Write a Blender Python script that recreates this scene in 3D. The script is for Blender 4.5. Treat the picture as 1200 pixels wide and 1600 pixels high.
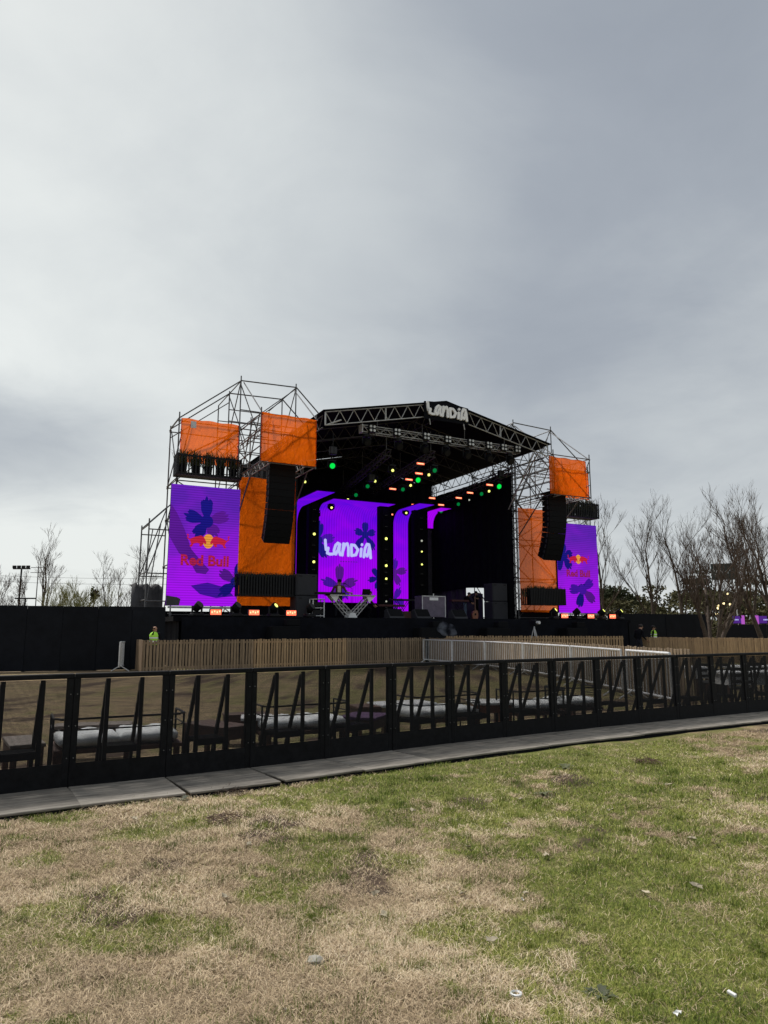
import bpy, bmesh, math, random
import numpy as np
from mathutils import Vector, Matrix, Quaternion
R = math.radians
random.seed(7); RNG = np.random.default_rng(11)
sc = bpy.context.scene
for o in list(bpy.data.objects): bpy.data.objects.remove(o)
col = sc.collection

# ------------------------------------------------------------------ camera
cam = bpy.data.cameras.new('camera'); cob = bpy.data.objects.new('camera', cam); col.objects.link(cob)
cam.sensor_fit = 'VERTICAL'; cam.sensor_height = 36.0; cam.sensor_width = 27.0
cam.lens = 1109/1600*36; cam.clip_start = 0.1; cam.clip_end = 4000
cob.location = (0, 0, 1.6); cob.rotation_euler = (R(90)+math.atan(183/1109), 0, 0)
sc.camera = cob

# ------------------------------------------------------------------ world: overcast sky over a Nishita sky
SUN_AZ, SUN_EL = R(-46), R(57)          # azimuth from +Y (towards -X when negative)
w = bpy.data.worlds.new('World'); sc.world = w; w.use_nodes = True
nt = w.node_tree; nt.nodes.clear()
def N(t, **k):
    n = nt.nodes.new(t)
    for a, b in k.items(): setattr(n, a, b)
    return n
L = lambda a, b: nt.links.new(a, b)
out = N('ShaderNodeOutputWorld')
sky = N('ShaderNodeTexSky', sky_type='NISHITA'); sky.sun_disc = False
sky.sun_elevation = SUN_EL; sky.sun_rotation = SUN_AZ; sky.air_density = 1.2; sky.dust_density = 2.0
bg1 = N('ShaderNodeBackground'); bg1.inputs[1].default_value = 0.06; L(sky.outputs[0], bg1.inputs[0])
tc = N('ShaderNodeTexCoord')
sep = N('ShaderNodeSeparateXYZ'); L(tc.outputs['Generated'], sep.inputs[0])
def M(op, a, b=None, clamp=False):
    n = N('ShaderNodeMath', operation=op); n.use_clamp = clamp
    for i, v in enumerate((a, b)):
        if v is None: continue
        if isinstance(v, (int, float)): n.inputs[i].default_value = v
        else: L(v, n.inputs[i])
    return n.outputs[0]
zc = M('ADD', M('MAXIMUM', sep.outputs[2], 0.0), 0.22)
cx = M('DIVIDE', sep.outputs[0], zc); cy = M('DIVIDE', sep.outputs[1], zc)
comb = N('ShaderNodeCombineXYZ'); L(cx, comb.inputs[0]); L(cy, comb.inputs[1])
def noise(scale, detail, rough, off=(0,0,0), dist=0.0, vec=None, stretch=(1,1,1)):
    mp = N('ShaderNodeMapping'); mp.inputs['Location'].default_value = off; mp.inputs['Scale'].default_value = stretch
    L(vec or comb.outputs[0], mp.inputs[0])
    n = N('ShaderNodeTexNoise'); n.inputs['Scale'].default_value = scale; n.inputs['Detail'].default_value = detail
    n.inputs['Roughness'].default_value = rough; n.inputs['Distortion'].default_value = dist
    L(mp.outputs[0], n.inputs['Vector']); return n.outputs[0]
def dot(v):
    n = N('ShaderNodeVectorMath', operation='DOT_PRODUCT'); L(tc.outputs['Generated'], n.inputs[0]); n.inputs[1].default_value = v; return n.outputs['Value']
def sstep(x, a, b, y0=0.0, y1=1.0):
    n = N('ShaderNodeMapRange', interpolation_type='SMOOTHSTEP'); n.inputs['From Min'].default_value = a; n.inputs['From Max'].default_value = b
    n.inputs['To Min'].default_value = y0; n.inputs['To Max'].default_value = y1; L(x, n.inputs['Value']); return n.outputs[0]
def dirv(az, el): return (math.sin(R(az))*math.cos(R(el)), math.cos(R(az))*math.cos(R(el)), math.sin(R(el)))
n1 = noise(0.75, 4, 0.5, (3.1, 1.7, 0), 0.3)
n2 = noise(1.9, 7, 0.58, (0.4, 5.2, 2), 0.35)
glow = sstep(dot(dirv(-25, 25)), 0.80, 1.0)            # thin cloud in front of the sun
low = sstep(sep.outputs[2], 0.0, 0.34, 1.0, 0.0)       # paler sky towards the horizon
wob = M('MULTIPLY', M('SUBTRACT', noise(2.6, 5, 0.6, (7, 2, 1), 0.6), 0.5), 0.10)
mass = sstep(M('ADD', dot(dirv(9, 38)), wob), 0.84, 0.985)   # the thick grey cloud over the stage
bandz = M('ABSOLUTE', M('ADD', M('SUBTRACT', sep.outputs[2], 0.218), M('MULTIPLY', wob, 0.9)))
bank = M('MULTIPLY', sstep(bandz, 0.125, 0.01), sstep(sep.outputs[0], -0.20, -0.44))   # a darker bank low on the left
dens = M('ADD', M('MULTIPLY', M('SUBTRACT', n1, 0.5), 0.55), M('MULTIPLY', M('SUBTRACT', n2, 0.5), 0.44))
val = M('ADD', M('ADD', M('ADD', 0.505, M('MULTIPLY', glow, 0.40)), M('MULTIPLY', low, 0.21)), dens)
val2 = M('SUBTRACT', M('SUBTRACT', val, M('MULTIPLY', bank, 0.46)), M('MULTIPLY', mass, 0.20), clamp=True)
ramp = N('ShaderNodeValToRGB'); L(val2, ramp.inputs[0])
e = ramp.color_ramp.elements
e[0].position = 0.0; e[0].color = (0.146, 0.164, 0.194, 1)
e[1].position = 1.0; e[1].color = (0.462, 0.480, 0.470, 1)
x = e.new(0.32); x.color = (0.210, 0.230, 0.257, 1)
x = e.new(0.68); x.color = (0.342, 0.362, 0.370, 1)
bg2 = N('ShaderNodeBackground'); bg2.inputs[1].default_value = 1.0; L(ramp.outputs[0], bg2.inputs[0])
mix = N('ShaderNodeMixShader'); mix.inputs[0].default_value = 0.95
L(bg1.outputs[0], mix.inputs[1]); L(bg2.outputs[0], mix.inputs[2]); L(mix.outputs[0], out.inputs[0])

sl = bpy.data.lights.new('sun', 'SUN'); sl.energy = 2.2; sl.angle = R(12); sl.color = (1.0, 0.95, 0.88)
so = bpy.data.objects.new('sun', sl); col.objects.link(so)
sd = Vector((math.sin(SUN_AZ)*math.cos(SUN_EL), math.cos(SUN_AZ)*math.cos(SUN_EL), math.sin(SUN_EL)))
so.rotation_euler = sd.to_track_quat('Z', 'Y').to_euler(); so.location = sd*50
vs = sc.view_settings; vs.view_transform = 'Standard'; vs.look = 'None'; vs.gamma = 1.0; vs.use_curve_mapping = False
vs.exposure = 0.85
sc.cycles.transparent_max_bounces = 24; sc.cycles.max_bounces = 6; sc.cycles.use_denoising = True

# ------------------------------------------------------------------ materials
MATS = {}
EX = 2**-0.45                                       # lamps and screens are set for the picture's exposure
def mat(name, color, rough=0.6, metal=0.0, var=0.25, scale=6.0, bump=0.0, stretch=None, spec=0.5, color2=None):
    """principled material with noise-broken colour and roughness"""
    if name in MATS: return MATS[name]
    m = bpy.data.materials.new(name); m.use_nodes = True; t = m.node_tree
    b = t.nodes['Principled BSDF']; b.inputs['Metallic'].default_value = metal
    b.inputs['Specular IOR Level'].default_value = spec
    c = t.nodes.new('ShaderNodeTexCoord'); mp = t.nodes.new('ShaderNodeMapping'); mp.inputs['Scale'].default_value = stretch or (1, 1, 1)
    oi = t.nodes.new('ShaderNodeObjectInfo')
    off = t.nodes.new('ShaderNodeVectorMath'); off.operation = 'SCALE'; off.inputs[0].default_value = (37, 11, 23)
    t.links.new(oi.outputs['Random'], off.inputs['Scale']); t.links.new(off.outputs[0], mp.inputs['Location'])
    t.links.new(c.outputs['Object'], mp.inputs[0])
    n = t.nodes.new('ShaderNodeTexNoise'); n.inputs['Scale'].default_value = scale; n.inputs['Detail'].default_value = 6; n.inputs['Roughness'].default_value = 0.62
    t.links.new(mp.outputs[0], n.inputs['Vector'])
    r = t.nodes.new('ShaderNodeValToRGB'); t.links.new(n.outputs[0], r.inputs[0])
    c2 = color2 or tuple(min(1, v*(1+var)) for v in color)
    r.color_ramp.elements[0].position = 0.3; r.color_ramp.elements[0].color = (*[v*(1-var) for v in color], 1)
    r.color_ramp.elements[1].position = 0.72; r.color_ramp.elements[1].color = (*c2, 1)
    hs = t.nodes.new('ShaderNodeHueSaturation')
    mr = t.nodes.new('ShaderNodeMapRange'); rv = min(var*0.6, 0.16); mr.inputs['To Min'].default_value = 1-rv; mr.inputs['To Max'].default_value = 1+rv
    t.links.new(oi.outputs['Random'], mr.inputs[0]); t.links.new(mr.outputs[0], hs.inputs['Value'])
    t.links.new(r.outputs[0], hs.inputs['Color']); t.links.new(hs.outputs[0], b.inputs['Base Color'])
    mr2 = t.nodes.new('ShaderNodeMapRange'); mr2.inputs['To Min'].default_value = max(0, rough-0.12); mr2.inputs['To Max'].default_value = min(1, rough+0.12)
    t.links.new(n.outputs[0], mr2.inputs[0]); t.links.new(mr2.outputs[0], b.inputs['Roughness'])
    if bump:
        bp = t.nodes.new('ShaderNodeBump'); bp.inputs['Strength'].default_value = bump; bp.inputs['Distance'].default_value = 0.02
        t.links.new(n.outputs[0], bp.inputs['Height']); t.links.new(bp.outputs[0], b.inputs['Normal'])
    MATS[name] = m; return m
def emit(name, color, strength=1.0):
    if name in MATS: return MATS[name]
    m = bpy.data.materials.new(name); m.use_nodes = True; t = m.node_tree; b = t.nodes['Principled BSDF']
    b.inputs['Base Color'].default_value = (0.01, 0.01, 0.01, 1); b.inputs['Specular IOR Level'].default_value = 0.0; b.inputs['Emission Color'].default_value = (*color, 1); b.inputs['Emission Strength'].default_value = strength*EX
    MATS[name] = m; return m
BLK = mat('black_paint', (0.0045, 0.005, 0.007), 0.5, var=0.5, scale=9, bump=0.1, color2=(0.010, 0.011, 0.014), spec=0.22)
BLKM = mat('black_matt', (0.0052, 0.0056, 0.008), 0.9, var=0.3, spec=0.1)
CLOTH = mat('black_cloth', (0.0060, 0.0068, 0.0105), 0.95, var=0.4, scale=2.5, bump=0.3, spec=0.1)
HOARD = mat('black_board', (0.006, 0.0072, 0.011), 0.7, var=0.3, scale=2.0, bump=0.15, spec=0.12, color2=(0.010, 0.0115, 0.016))
ALU = mat('aluminium', (0.40, 0.40, 0.40), 0.5, 0.3, 0.3, 8)
TUBE = mat('galvanised_tube', (0.12, 0.12, 0.125), 0.5, 0.5, 0.35, 7)
GALV = mat('galvanised_steel', (0.60, 0.61, 0.62), 0.5, 0.2, 0.2, 9)
WOOD = mat('fence_timber', (0.36, 0.245, 0.135), 0.8, var=0.32, scale=5, bump=0.5, stretch=(6, 6, 0.7))
WOODD = mat('old_timber', (0.225, 0.165, 0.105), 0.85, var=0.35, scale=5, bump=0.5, stretch=(6, 6, 0.7))
PLY = mat('plywood', (0.24, 0.165, 0.10), 0.8, var=0.25, scale=3, stretch=(1, 1, 4))
BROWN = mat('brown_timber', (0.085, 0.040, 0.028), 0.7, var=0.35, scale=6, bump=0.3, stretch=(1, 5, 5))
TOPG = mat('weathered_top', (0.17, 0.14, 0.12), 0.75, var=0.25, scale=7, stretch=(1, 5, 5))
WHITE = mat('white_paint', (0.72, 0.73, 0.74), 0.5, var=0.12, scale=3)
CUSH = mat('white_cushion', (0.78, 0.80, 0.81), 0.95, var=0.16, scale=7, bump=0.6, spec=0.1)
PURP = mat('purple_top', (0.085, 0.03, 0.11), 0.7, var=0.3)
PLATE = mat('foot_plate', (0.20, 0.178, 0.148), 0.85, var=0.62, scale=3.0, bump=0.5, stretch=(0.9, 6, 6), color2=(0.30, 0.272, 0.235))
RIG = mat('rigging_grey', (0.07, 0.07, 0.075), 0.6, 0.2, 0.3, 7)
BARR = mat('scuffed_black_steel', (0.0020, 0.0025, 0.0042), 0.55, var=0.3, scale=13, bump=0.15, color2=(0.0085, 0.0088, 0.0105), spec=0.14)
TARP = mat('grey_tarp', (0.05, 0.05, 0.055), 0.8, var=0.3, scale=2)
BARK = mat('bark', (0.085, 0.068, 0.055), 0.95, var=0.4, scale=12, spec=0.1)
TWIG = mat('twigs', (0.088, 0.066, 0.052), 0.95, var=0.35, scale=3, spec=0.1)
TWIGG = mat('budding_twigs', (0.20, 0.20, 0.09), 0.95, var=0.35, scale=3, spec=0.1)
EVER = mat('evergreen_leaves', (0.040, 0.050, 0.025), 0.9, var=0.6, scale=1.2, spec=0.1, color2=(0.075, 0.085, 0.04))
OLIVE = mat('olive_leaves', (0.085, 0.08, 0.04), 0.9, var=0.6, scale=1.2, spec=0.1)
LEAFD = mat('planter_leaves', (0.035, 0.05, 0.018), 0.7, var=0.5, scale=5, color2=(0.10, 0.11, 0.035))
VEST = mat('hi_vis_vest', (0.38, 0.75, 0.06), 0.7, var=0.1)
SKIN = mat('skin', (0.36, 0.20, 0.13), 0.6, var=0.12)
HAIRB = mat('dark_hair', (0.012, 0.010, 0.009), 0.7)
DENIM = mat('denim', (0.12, 0.17, 0.25), 0.9, var=0.2)
NAVY = mat('navy_cloth', (0.012, 0.014, 0.022), 0.9, var=0.3)
MAROON = mat('maroon_jacket', (0.07, 0.022, 0.022), 0.85, var=0.3)
CREAM = mat('cream_shirt', (0.55, 0.50, 0.43), 0.85, var=0.1)
CASE = mat('flight_case', (0.11, 0.09, 0.13), 0.6, var=0.3)
WOODR = mat('guitar_wood', (0.20, 0.055, 0.02), 0.3, var=0.3)
SPK = mat('speaker_black', (0.004, 0.0045, 0.006), 0.8, spec=0.15, var=0.3, scale=30, bump=0.3)
SPKG = mat('speaker_grey', (0.022, 0.023, 0.029), 0.8, var=0.25, scale=30, bump=0.3)
STONE = mat('pale_stone', (0.35, 0.33, 0.28), 0.85, var=0.2, scale=18, bump=0.5)
PAPER = mat('white_paper', (0.72, 0.72, 0.70), 0.8, var=0.08)
DLEAF = mat('dead_leaf', (0.36, 0.31, 0.22), 0.8, var=0.35, scale=10)
SIGNW = mat('white_letters', (0.86, 0.86, 0.88), 0.6, var=0.08)
GREEN_L = emit('green_light', (0.0, 0.65, 0.06), 1.0)
GREEN_D = emit('dim_green_light', (0.0, 0.14, 0.03), 1.0)
YEL_L = emit('yellow_light', (0.95, 1.0, 0.22), 1.3)
LOW_L = emit('faint_lamp', (0.05, 0.05, 0.045), 1.0); WHT_L = emit('dim_white_light', (0.35, 0.36, 0.30), 1.0)
RED_L = emit('red_light', (1.0, 0.16, 0.08), 1.6)
REDH_L = emit('red_core_light', (1.0, 0.50, 0.25), 1.6)
BULB_L = emit('warm_bulb', (1.0, 0.8, 0.4), 2.0)

def banner_mat():
    m = bpy.data.materials.new('orange_mesh_cloth'); m.use_nodes = True; t = m.node_tree; t.nodes.clear()
    o = t.nodes.new('ShaderNodeOutputMaterial')
    d = t.nodes.new('ShaderNodeBsdfDiffuse'); tr = t.nodes.new('ShaderNodeBsdfTranslucent'); tp = t.nodes.new('ShaderNodeBsdfTransparent')
    c = t.nodes.new('ShaderNodeTexCoord'); n = t.nodes.new('ShaderNodeTexNoise'); n.inputs['Scale'].default_value = 1.7; n.inputs['Detail'].default_value = 5
    t.links.new(c.outputs['Object'], n.inputs['Vector'])
    r = t.nodes.new('ShaderNodeValToRGB'); t.links.new(n.outputs[0], r.inputs[0])
    r.color_ramp.elements[0].color = (0.94, 0.14, 0.004, 1); r.color_ramp.elements[1].color = (0.98, 0.19, 0.008, 1)
    t.links.new(r.outputs[0], d.inputs[0]); t.links.new(r.outputs[0], tr.inputs[0])
    tp.inputs[0].default_value = (1.0, 0.42, 0.28, 1)
    mp = t.nodes.new('ShaderNodeMapping'); mp.inputs['Scale'].default_value = (3.0, 1, 1.1); mp.inputs['Rotation'].default_value = (0, .5, 0); t.links.new(c.outputs['Object'], mp.inputs[0]); n2 = t.nodes.new('ShaderNodeTexNoise'); n2.inputs['Scale'].default_value = 1.6; n2.inputs['Detail'].default_value = 4; n2.inputs['Distortion'].default_value = 1.2; t.links.new(mp.outputs[0], n2.inputs['Vector'])
    bp_ = t.nodes.new('ShaderNodeBump'); bp_.inputs['Strength'].default_value = .9; bp_.inputs['Distance'].default_value = .12; t.links.new(n2.outputs[0], bp_.inputs['Height']); t.links.new(bp_.outputs[0], d.inputs['Normal']); t.links.new(bp_.outputs[0], tr.inputs['Normal'])
    m1 = t.nodes.new('ShaderNodeMixShader'); m1.inputs[0].default_value = 0.58; t.links.new(d.outputs[0], m1.inputs[1]); t.links.new(tr.outputs[0], m1.inputs[2])
    m2 = t.nodes.new('ShaderNodeMixShader'); m2.inputs[0].default_value = 0.20; t.links.new(m1.outputs[0], m2.inputs[1]); t.links.new(tp.outputs[0], m2.inputs[2])
    t.links.new(m2.outputs[0], o.inputs[0]); return m
ORANGE = banner_mat()
def wire_mat():
    """fine square wire mesh: 10 mm cells of black wire, open between"""
    m = bpy.data.materials.new('fine_wire_mesh'); m.use_nodes = True; t = m.node_tree
    b = t.nodes['Principled BSDF']; b.inputs['Base Color'].default_value = (0.006, 0.006, 0.008, 1); b.inputs['Specular IOR Level'].default_value = 0.2; b.inputs['Roughness'].default_value = 0.6
    o = t.nodes['Material Output']; c = t.nodes.new('ShaderNodeTexCoord'); s = t.nodes.new('ShaderNodeSeparateXYZ'); t.links.new(c.outputs['Object'], s.inputs[0])
    fs = []
    for ax in (0, 2):
        a = t.nodes.new('ShaderNodeMath'); a.operation = 'DIVIDE'; a.inputs[1].default_value = 0.010; t.links.new(s.outputs[ax], a.inputs[0])
        f = t.nodes.new('ShaderNodeMath'); f.operation = 'FRACT'; t.links.new(a.outputs[0], f.inputs[0])
        g = t.nodes.new('ShaderNodeMath'); g.operation = 'GREATER_THAN'; g.inputs[1].default_value = 0.41; t.links.new(f.outputs[0], g.inputs[0]); fs.append(g.outputs[0])
    mu = t.nodes.new('ShaderNodeMath'); mu.operation = 'MULTIPLY'; t.links.new(fs[0], mu.inputs[0]); t.links.new(fs[1], mu.inputs[1])
    tp = t.nodes.new('ShaderNodeBsdfTransparent'); mx = t.nodes.new('ShaderNodeMixShader')
    t.links.new(mu.outputs[0], mx.inputs[0]); t.links.new(b.outputs[0], mx.inputs[1]); t.links.new(tp.outputs[0], mx.inputs[2]); t.links.new(mx.outputs[0], o.inputs[0])
    return m
WIRE = wire_mat()
def led_mat(name, top, bot, z0, z1, stripe_axis, period, depth):
    """picture shown on an LED wall: violet wash between two colours, blotches, and the dark gaps between pixel rows"""
    m = bpy.data.materials.new(name); m.use_nodes = True; t = m.node_tree; t.nodes.clear()
    o = t.nodes.new('ShaderNodeOutputMaterial'); em = t.nodes.new('ShaderNodeEmission'); t.links.new(em.outputs[0], o.inputs[0])
    c = t.nodes.new('ShaderNodeTexCoord'); s = t.nodes.new('ShaderNodeSeparateXYZ'); t.links.new(c.outputs['Object'], s.inputs[0])
    n = t.nodes.new('ShaderNodeTexNoise'); n.inputs['Scale'].default_value = 0.55; n.inputs['Detail'].default_value = 3; n.inputs['Distortion'].default_value = 0.8
    t.links.new(c.outputs['Object'], n.inputs['Vector'])
    g = t.nodes.new('ShaderNodeMapRange'); g.inputs['From Min'].default_value = z0; g.inputs['From Max'].default_value = z1; t.links.new(s.outputs[2], g.inputs[0])
    ad = t.nodes.new('ShaderNodeMath'); ad.operation = 'MULTIPLY_ADD'; ad.inputs[1].default_value = 1.3; ad.inputs[2].default_value = -0.65; t.links.new(n.outputs[0], ad.inputs[0])
    su = t.nodes.new('ShaderNodeMath'); su.operation = 'ADD'; su.use_clamp = True; t.links.new(g.outputs[0], su.inputs[0]); t.links.new(ad.outputs[0], su.inputs[1])
    r = t.nodes.new('ShaderNodeValToRGB'); t.links.new(su.outputs[0], r.inputs[0])
    r.color_ramp.elements[0].color = (*bot, 1); r.color_ramp.elements[1].color = (*top, 1); t.links.new(r.outputs[0], em.inputs[0])
    dv = t.nodes.new('ShaderNodeMath'); dv.operation = 'DIVIDE'; dv.inputs[1].default_value = period; t.links.new(s.outputs[stripe_axis], dv.inputs[0])
    fr = t.nodes.new('ShaderNodeMath'); fr.operation = 'FRACT'; t.links.new(dv.outputs[0], fr.inputs[0])
    lt = t.nodes.new('ShaderNodeMath'); lt.operation = 'LESS_THAN'; lt.inputs[1].default_value = 0.34; t.links.new(fr.outputs[0], lt.inputs[0])
    st = t.nodes.new('ShaderNodeMath'); st.operation = 'MULTIPLY_ADD'; st.inputs[1].default_value = -depth*EX; st.inputs[2].default_value = EX
    t.links.new(lt.outputs[0], st.inputs[0]); t.links.new(st.outputs[0], em.inputs[1])
    return m

# ------------------------------------------------------------------ mesh helpers
class MB:
    def __init__(s): s.v = []; s.f = []; s.mi = []; s.cur = 0
    def add(s, vs, fs):
        b = len(s.v); s.v += [tuple(p) for p in vs]; s.f += [tuple(b+i for i in f) for f in fs]; s.mi += [s.cur]*len(fs); return s
    def box(s, c, d, rot=None):
        x, y, z = d[0]/2, d[1]/2, d[2]/2
        vs = [Vector((i*x, j*y, k*z)) for i in (-1, 1) for j in (-1, 1) for k in (-1, 1)]
        if rot is not None: vs = [rot @ p for p in vs]
        vs = [p + Vector(c) for p in vs]
        return s.add(vs, [(0,1,3,2),(4,6,7,5),(0,4,5,1),(2,3,7,6),(0,2,6,4),(1,5,7,3)])
    def bbox(s, a, b): return s.box([(p+q)/2 for p, q in zip(a, b)], [abs(q-p) for p, q in zip(a, b)])
    def cbox(s, c, d, ch, rot=None):
        """box with chamfered edges"""
        bm = bmesh.new(); bmesh.ops.create_cube(bm, size=1); bmesh.ops.scale(bm, vec=d, verts=bm.verts)
        bmesh.ops.bevel(bm, geom=bm.edges[:]+bm.verts[:], offset=ch, segments=1, affect='EDGES')
        if rot is not None: bmesh.ops.rotate(bm, verts=bm.verts, cent=(0,0,0), matrix=rot)
        bmesh.ops.translate(bm, verts=bm.verts, vec=c); bm.verts.index_update()
        s.add([v.co[:] for v in bm.verts], [[v.index for v in f.verts] for f in bm.faces]); bm.free(); return s
    def tube(s, p0, p1, r0, r1=None, n=6, cap=True):
        p0, p1 = Vector(p0), Vector(p1); r1 = r0 if r1 is None else r1; d = p1-p0
        if d.length < 1e-6: return s
        q = d.to_track_quat('Z', 'Y'); vs = []
        for p, r in ((p0, r0), (p1, r1)):
            vs += [p + q @ Vector((r*math.cos(2*math.pi*i/n), r*math.sin(2*math.pi*i/n), 0)) for i in range(n)]
        fs = [(i, (i+1) % n, n+(i+1) % n, n+i) for i in range(n)]
        if cap: fs += [tuple(range(n-1, -1, -1)), tuple(range(n, 2*n))]
        return s.add(vs, fs)
    def path(s, pts, r, n=6):
        for a, b in zip(pts, pts[1:]): s.tube(a, b, r, n=n)
        return s
    def bar(s, p0, p1, wd, th):
        p0, p1 = Vector(p0), Vector(p1); d = p1-p0; q = d.to_track_quat('Z', 'Y').to_matrix()
        return s.box((p0+p1)/2, (wd, th, d.length), q)
    def prism(s, poly, y0, y1):
        """polygon in x-z extruded along y (concave polygons are triangulated)"""
        from mathutils.geometry import tessellate_polygon
        n = len(poly); tri = tessellate_polygon([[Vector((p[0], p[1], 0)) for p in poly]])
        vs = [(p[0], y0, p[1]) for p in poly] + [(p[0], y1, p[1]) for p in poly]
        return s.add(vs, [tuple(t) for t in tri] + [tuple(i+n for i in reversed(t)) for t in tri] + [(i, (i+1) % n, (i+1) % n+n, i+n) for i in range(n)])
    def ball(s, c, rx, ry=None, rz=None, seg=10, rings=6):
        ry = ry or rx; rz = rz or rx; vs = [(c[0], c[1], c[2]-rz)]; fs = []
        for i in range(1, rings):
            a = math.pi*i/rings - math.pi/2
            vs += [(c[0]+rx*math.cos(a)*math.cos(2*math.pi*j/seg), c[1]+ry*math.cos(a)*math.sin(2*math.pi*j/seg), c[2]+rz*math.sin(a)) for j in range(seg)]
        vs.append((c[0], c[1], c[2]+rz)); k = len(vs)-1
        fs += [(0, 1+(j+1) % seg, 1+j) for j in range(seg)]
        for i in range(rings-2):
            a = 1+i*seg
            fs += [(a+j, a+(j+1) % seg, a+seg+(j+1) % seg, a+seg+j) for j in range(seg)]
        a = 1+(rings-2)*seg; fs += [(a+j, a+(j+1) % seg, k) for j in range(seg)]
        return s.add(vs, fs)
    def mesh(s, name, m, smooth=False):
        me = bpy.data.meshes.new(name); me.from_pydata(s.v, [], s.f)
        for k in (m if isinstance(m, (list, tuple)) else [m]): me.materials.append(k)
        if isinstance(m, (list, tuple)): me.polygons.foreach_set('material_index', s.mi)
        if smooth: me.polygons.foreach_set('use_smooth', [True]*len(me.polygons))
        me.update(); return me
    def build(s, name, m, parent=None, smooth=False):
        return put(name, s.mesh(name, m, smooth), parent)
def put(name, me, parent=None, mw=None):
    o = bpy.data.objects.new(name, me); col.objects.link(o)
    if parent is not None: o.parent = parent
    if mw is not None: o.matrix_local = mw
    return o
def tag(o, label, cat, group=None, kind=None):
    if label: o['label'] = label
    if cat: o['category'] = cat
    if group: o['group'] = group
    if kind: o['kind'] = kind
    return o
def root(name, label, cat, loc, rz=0, group=None, k=1.0):
    o = bpy.data.objects.new(name, None); col.objects.link(o); o.empty_display_size = 0.2
    o.location = loc; o.rotation_euler = (0, 0, rz); o.scale = (k, k, k)
    return tag(o, label, cat, group)
KIDS = {}
def kids(o):
    return [c for c in bpy.data.objects if c.parent is o]
def dup(o, loc, rz=None, label=None, group=None, kd=None):
    kd = kd if kd is not None else [(c, kids(c)) for c in kids(o)]
    r = o.copy(); col.objects.link(r); r.location = loc
    if rz is not None: r.rotation_euler = (0, 0, rz)
    if label: r['label'] = label
    if group: r['group'] = group
    for c, gs in kd:
        d = c.copy(); col.objects.link(d); d.parent = r
        for g in gs:
            h = g.copy(); col.objects.link(h); h.parent = d
    return r
def unit_tube(n=6):
    return MB().tube((0,0,0), (0,0,1), 1, n=n).mesh('tube', TUBE)
UT = unit_tube()
def span(name, p0, p1, r, parent, me=None):
    """one straight tube as its own part, sharing one mesh"""
    p0, p1 = Vector(p0), Vector(p1); d = p1-p0
    m = Matrix.Translation(p0) @ d.to_track_quat('Z', 'Y').to_matrix().to_4x4() @ Matrix.Diagonal((r, r, d.length, 1))
    return put(name, me or UT, parent, m)
ORD = 'first second third fourth fifth sixth seventh eighth ninth tenth eleventh twelfth thirteenth fourteenth fifteenth sixteenth seventeenth eighteenth nineteenth twentieth'.split()

# ------------------------------------------------------------------ stage frame (u along the stage front, v into the stage, z up)
K = 1.12; A = R(27.2); U = Vector((math.cos(A), math.sin(A), 0)); V = Vector((-math.sin(A), math.cos(A), 0)); C0 = Vector((1.55, 35.25, 0))
GZ = 1.6-1.6/K                                     # ground level in stage units
def W(u, v, z): return (C0 + U*u + V*v)*K + Vector((0, 0, 1.6+K*(z-1.6)))
def sroot(name, label, cat, u, v, z, rz=0, group=None): return root(name, label, cat, W(u, v, z), A+rz, group, K)
def bp(t, d): return (t*d, d)                       # bearing tangent and distance -> ground position

# ------------------------------------------------------------------ noise helpers (numpy)
def vnoise(x, y, seed):
    g = np.random.default_rng(seed).random((256, 256))
    xi = np.floor(x).astype(int); yi = np.floor(y).astype(int); fx = x-xi; fy = y-yi
    fx = fx*fx*(3-2*fx); fy = fy*fy*(3-2*fy)
    a = g[xi % 256, yi % 256]; b = g[(xi+1) % 256, yi % 256]; c = g[xi % 256, (yi+1) % 256]; d = g[(xi+1) % 256, (yi+1) % 256]
    return (a*(1-fx)+b*fx)*(1-fy)+(c*(1-fx)+d*fx)*fy
def fbm(x, y, seed, oct=4):
    s = 0; a = 0.5; t = 0
    for i in range(oct): s = s+a*vnoise(x*2**i+i*17.3, y*2**i+i*9.1, seed+i); t += a; a *= 0.55
    return s/t
def smooth(x, a, b): t = np.clip((x-a)/(b-a), 0, 1); return t*t*(3-2*t)
def green_mask(x, y):
    """how much living grass there is at a point of the lawn: 0 straw, 1 green turf"""
    n = fbm(x*1.25, y*1.25, 5, 4); n2 = fbm(x*4.3+4, y*4.3, 21, 3)
    xb = 0.55-(y-3.6)*0.36
    bias = smooth(x-xb, -1.3, 1.3)*(1-0.45*smooth(y, 9.5, 12))
    core = smooth(x-.10*y, 0.42, 0.85)*smooth(-y, -4.9, -4.1)           # thick yellow-green corner
    g = smooth(n*0.48+n2*0.30+fbm(x*11, y*11, 33, 2)*0.22+(bias-0.5)*0.23, 0.45, 0.62)
    tuft = smooth(fbm(x*1.7+9, y*1.7+3, 41, 2), 0.58, 0.70)*0.75
    beyond = smooth(y-(.58*x+8.75), 0, .6)                # the pen behind the barriers is drier
    return np.clip(np.maximum.reduce([g, tuft, core]), 0, 1)*(1-.3*beyond)
def soil_mask(x, y):
    return smooth(fbm(x*1.15+5, y*1.15+8, 55, 4), 0.60, 0.72)
def ground_z(x, y):
    near = smooth(-y, -16, -12)
    return (fbm(x*0.8, y*0.8, 77, 3)-0.5)*0.05*near

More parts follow.
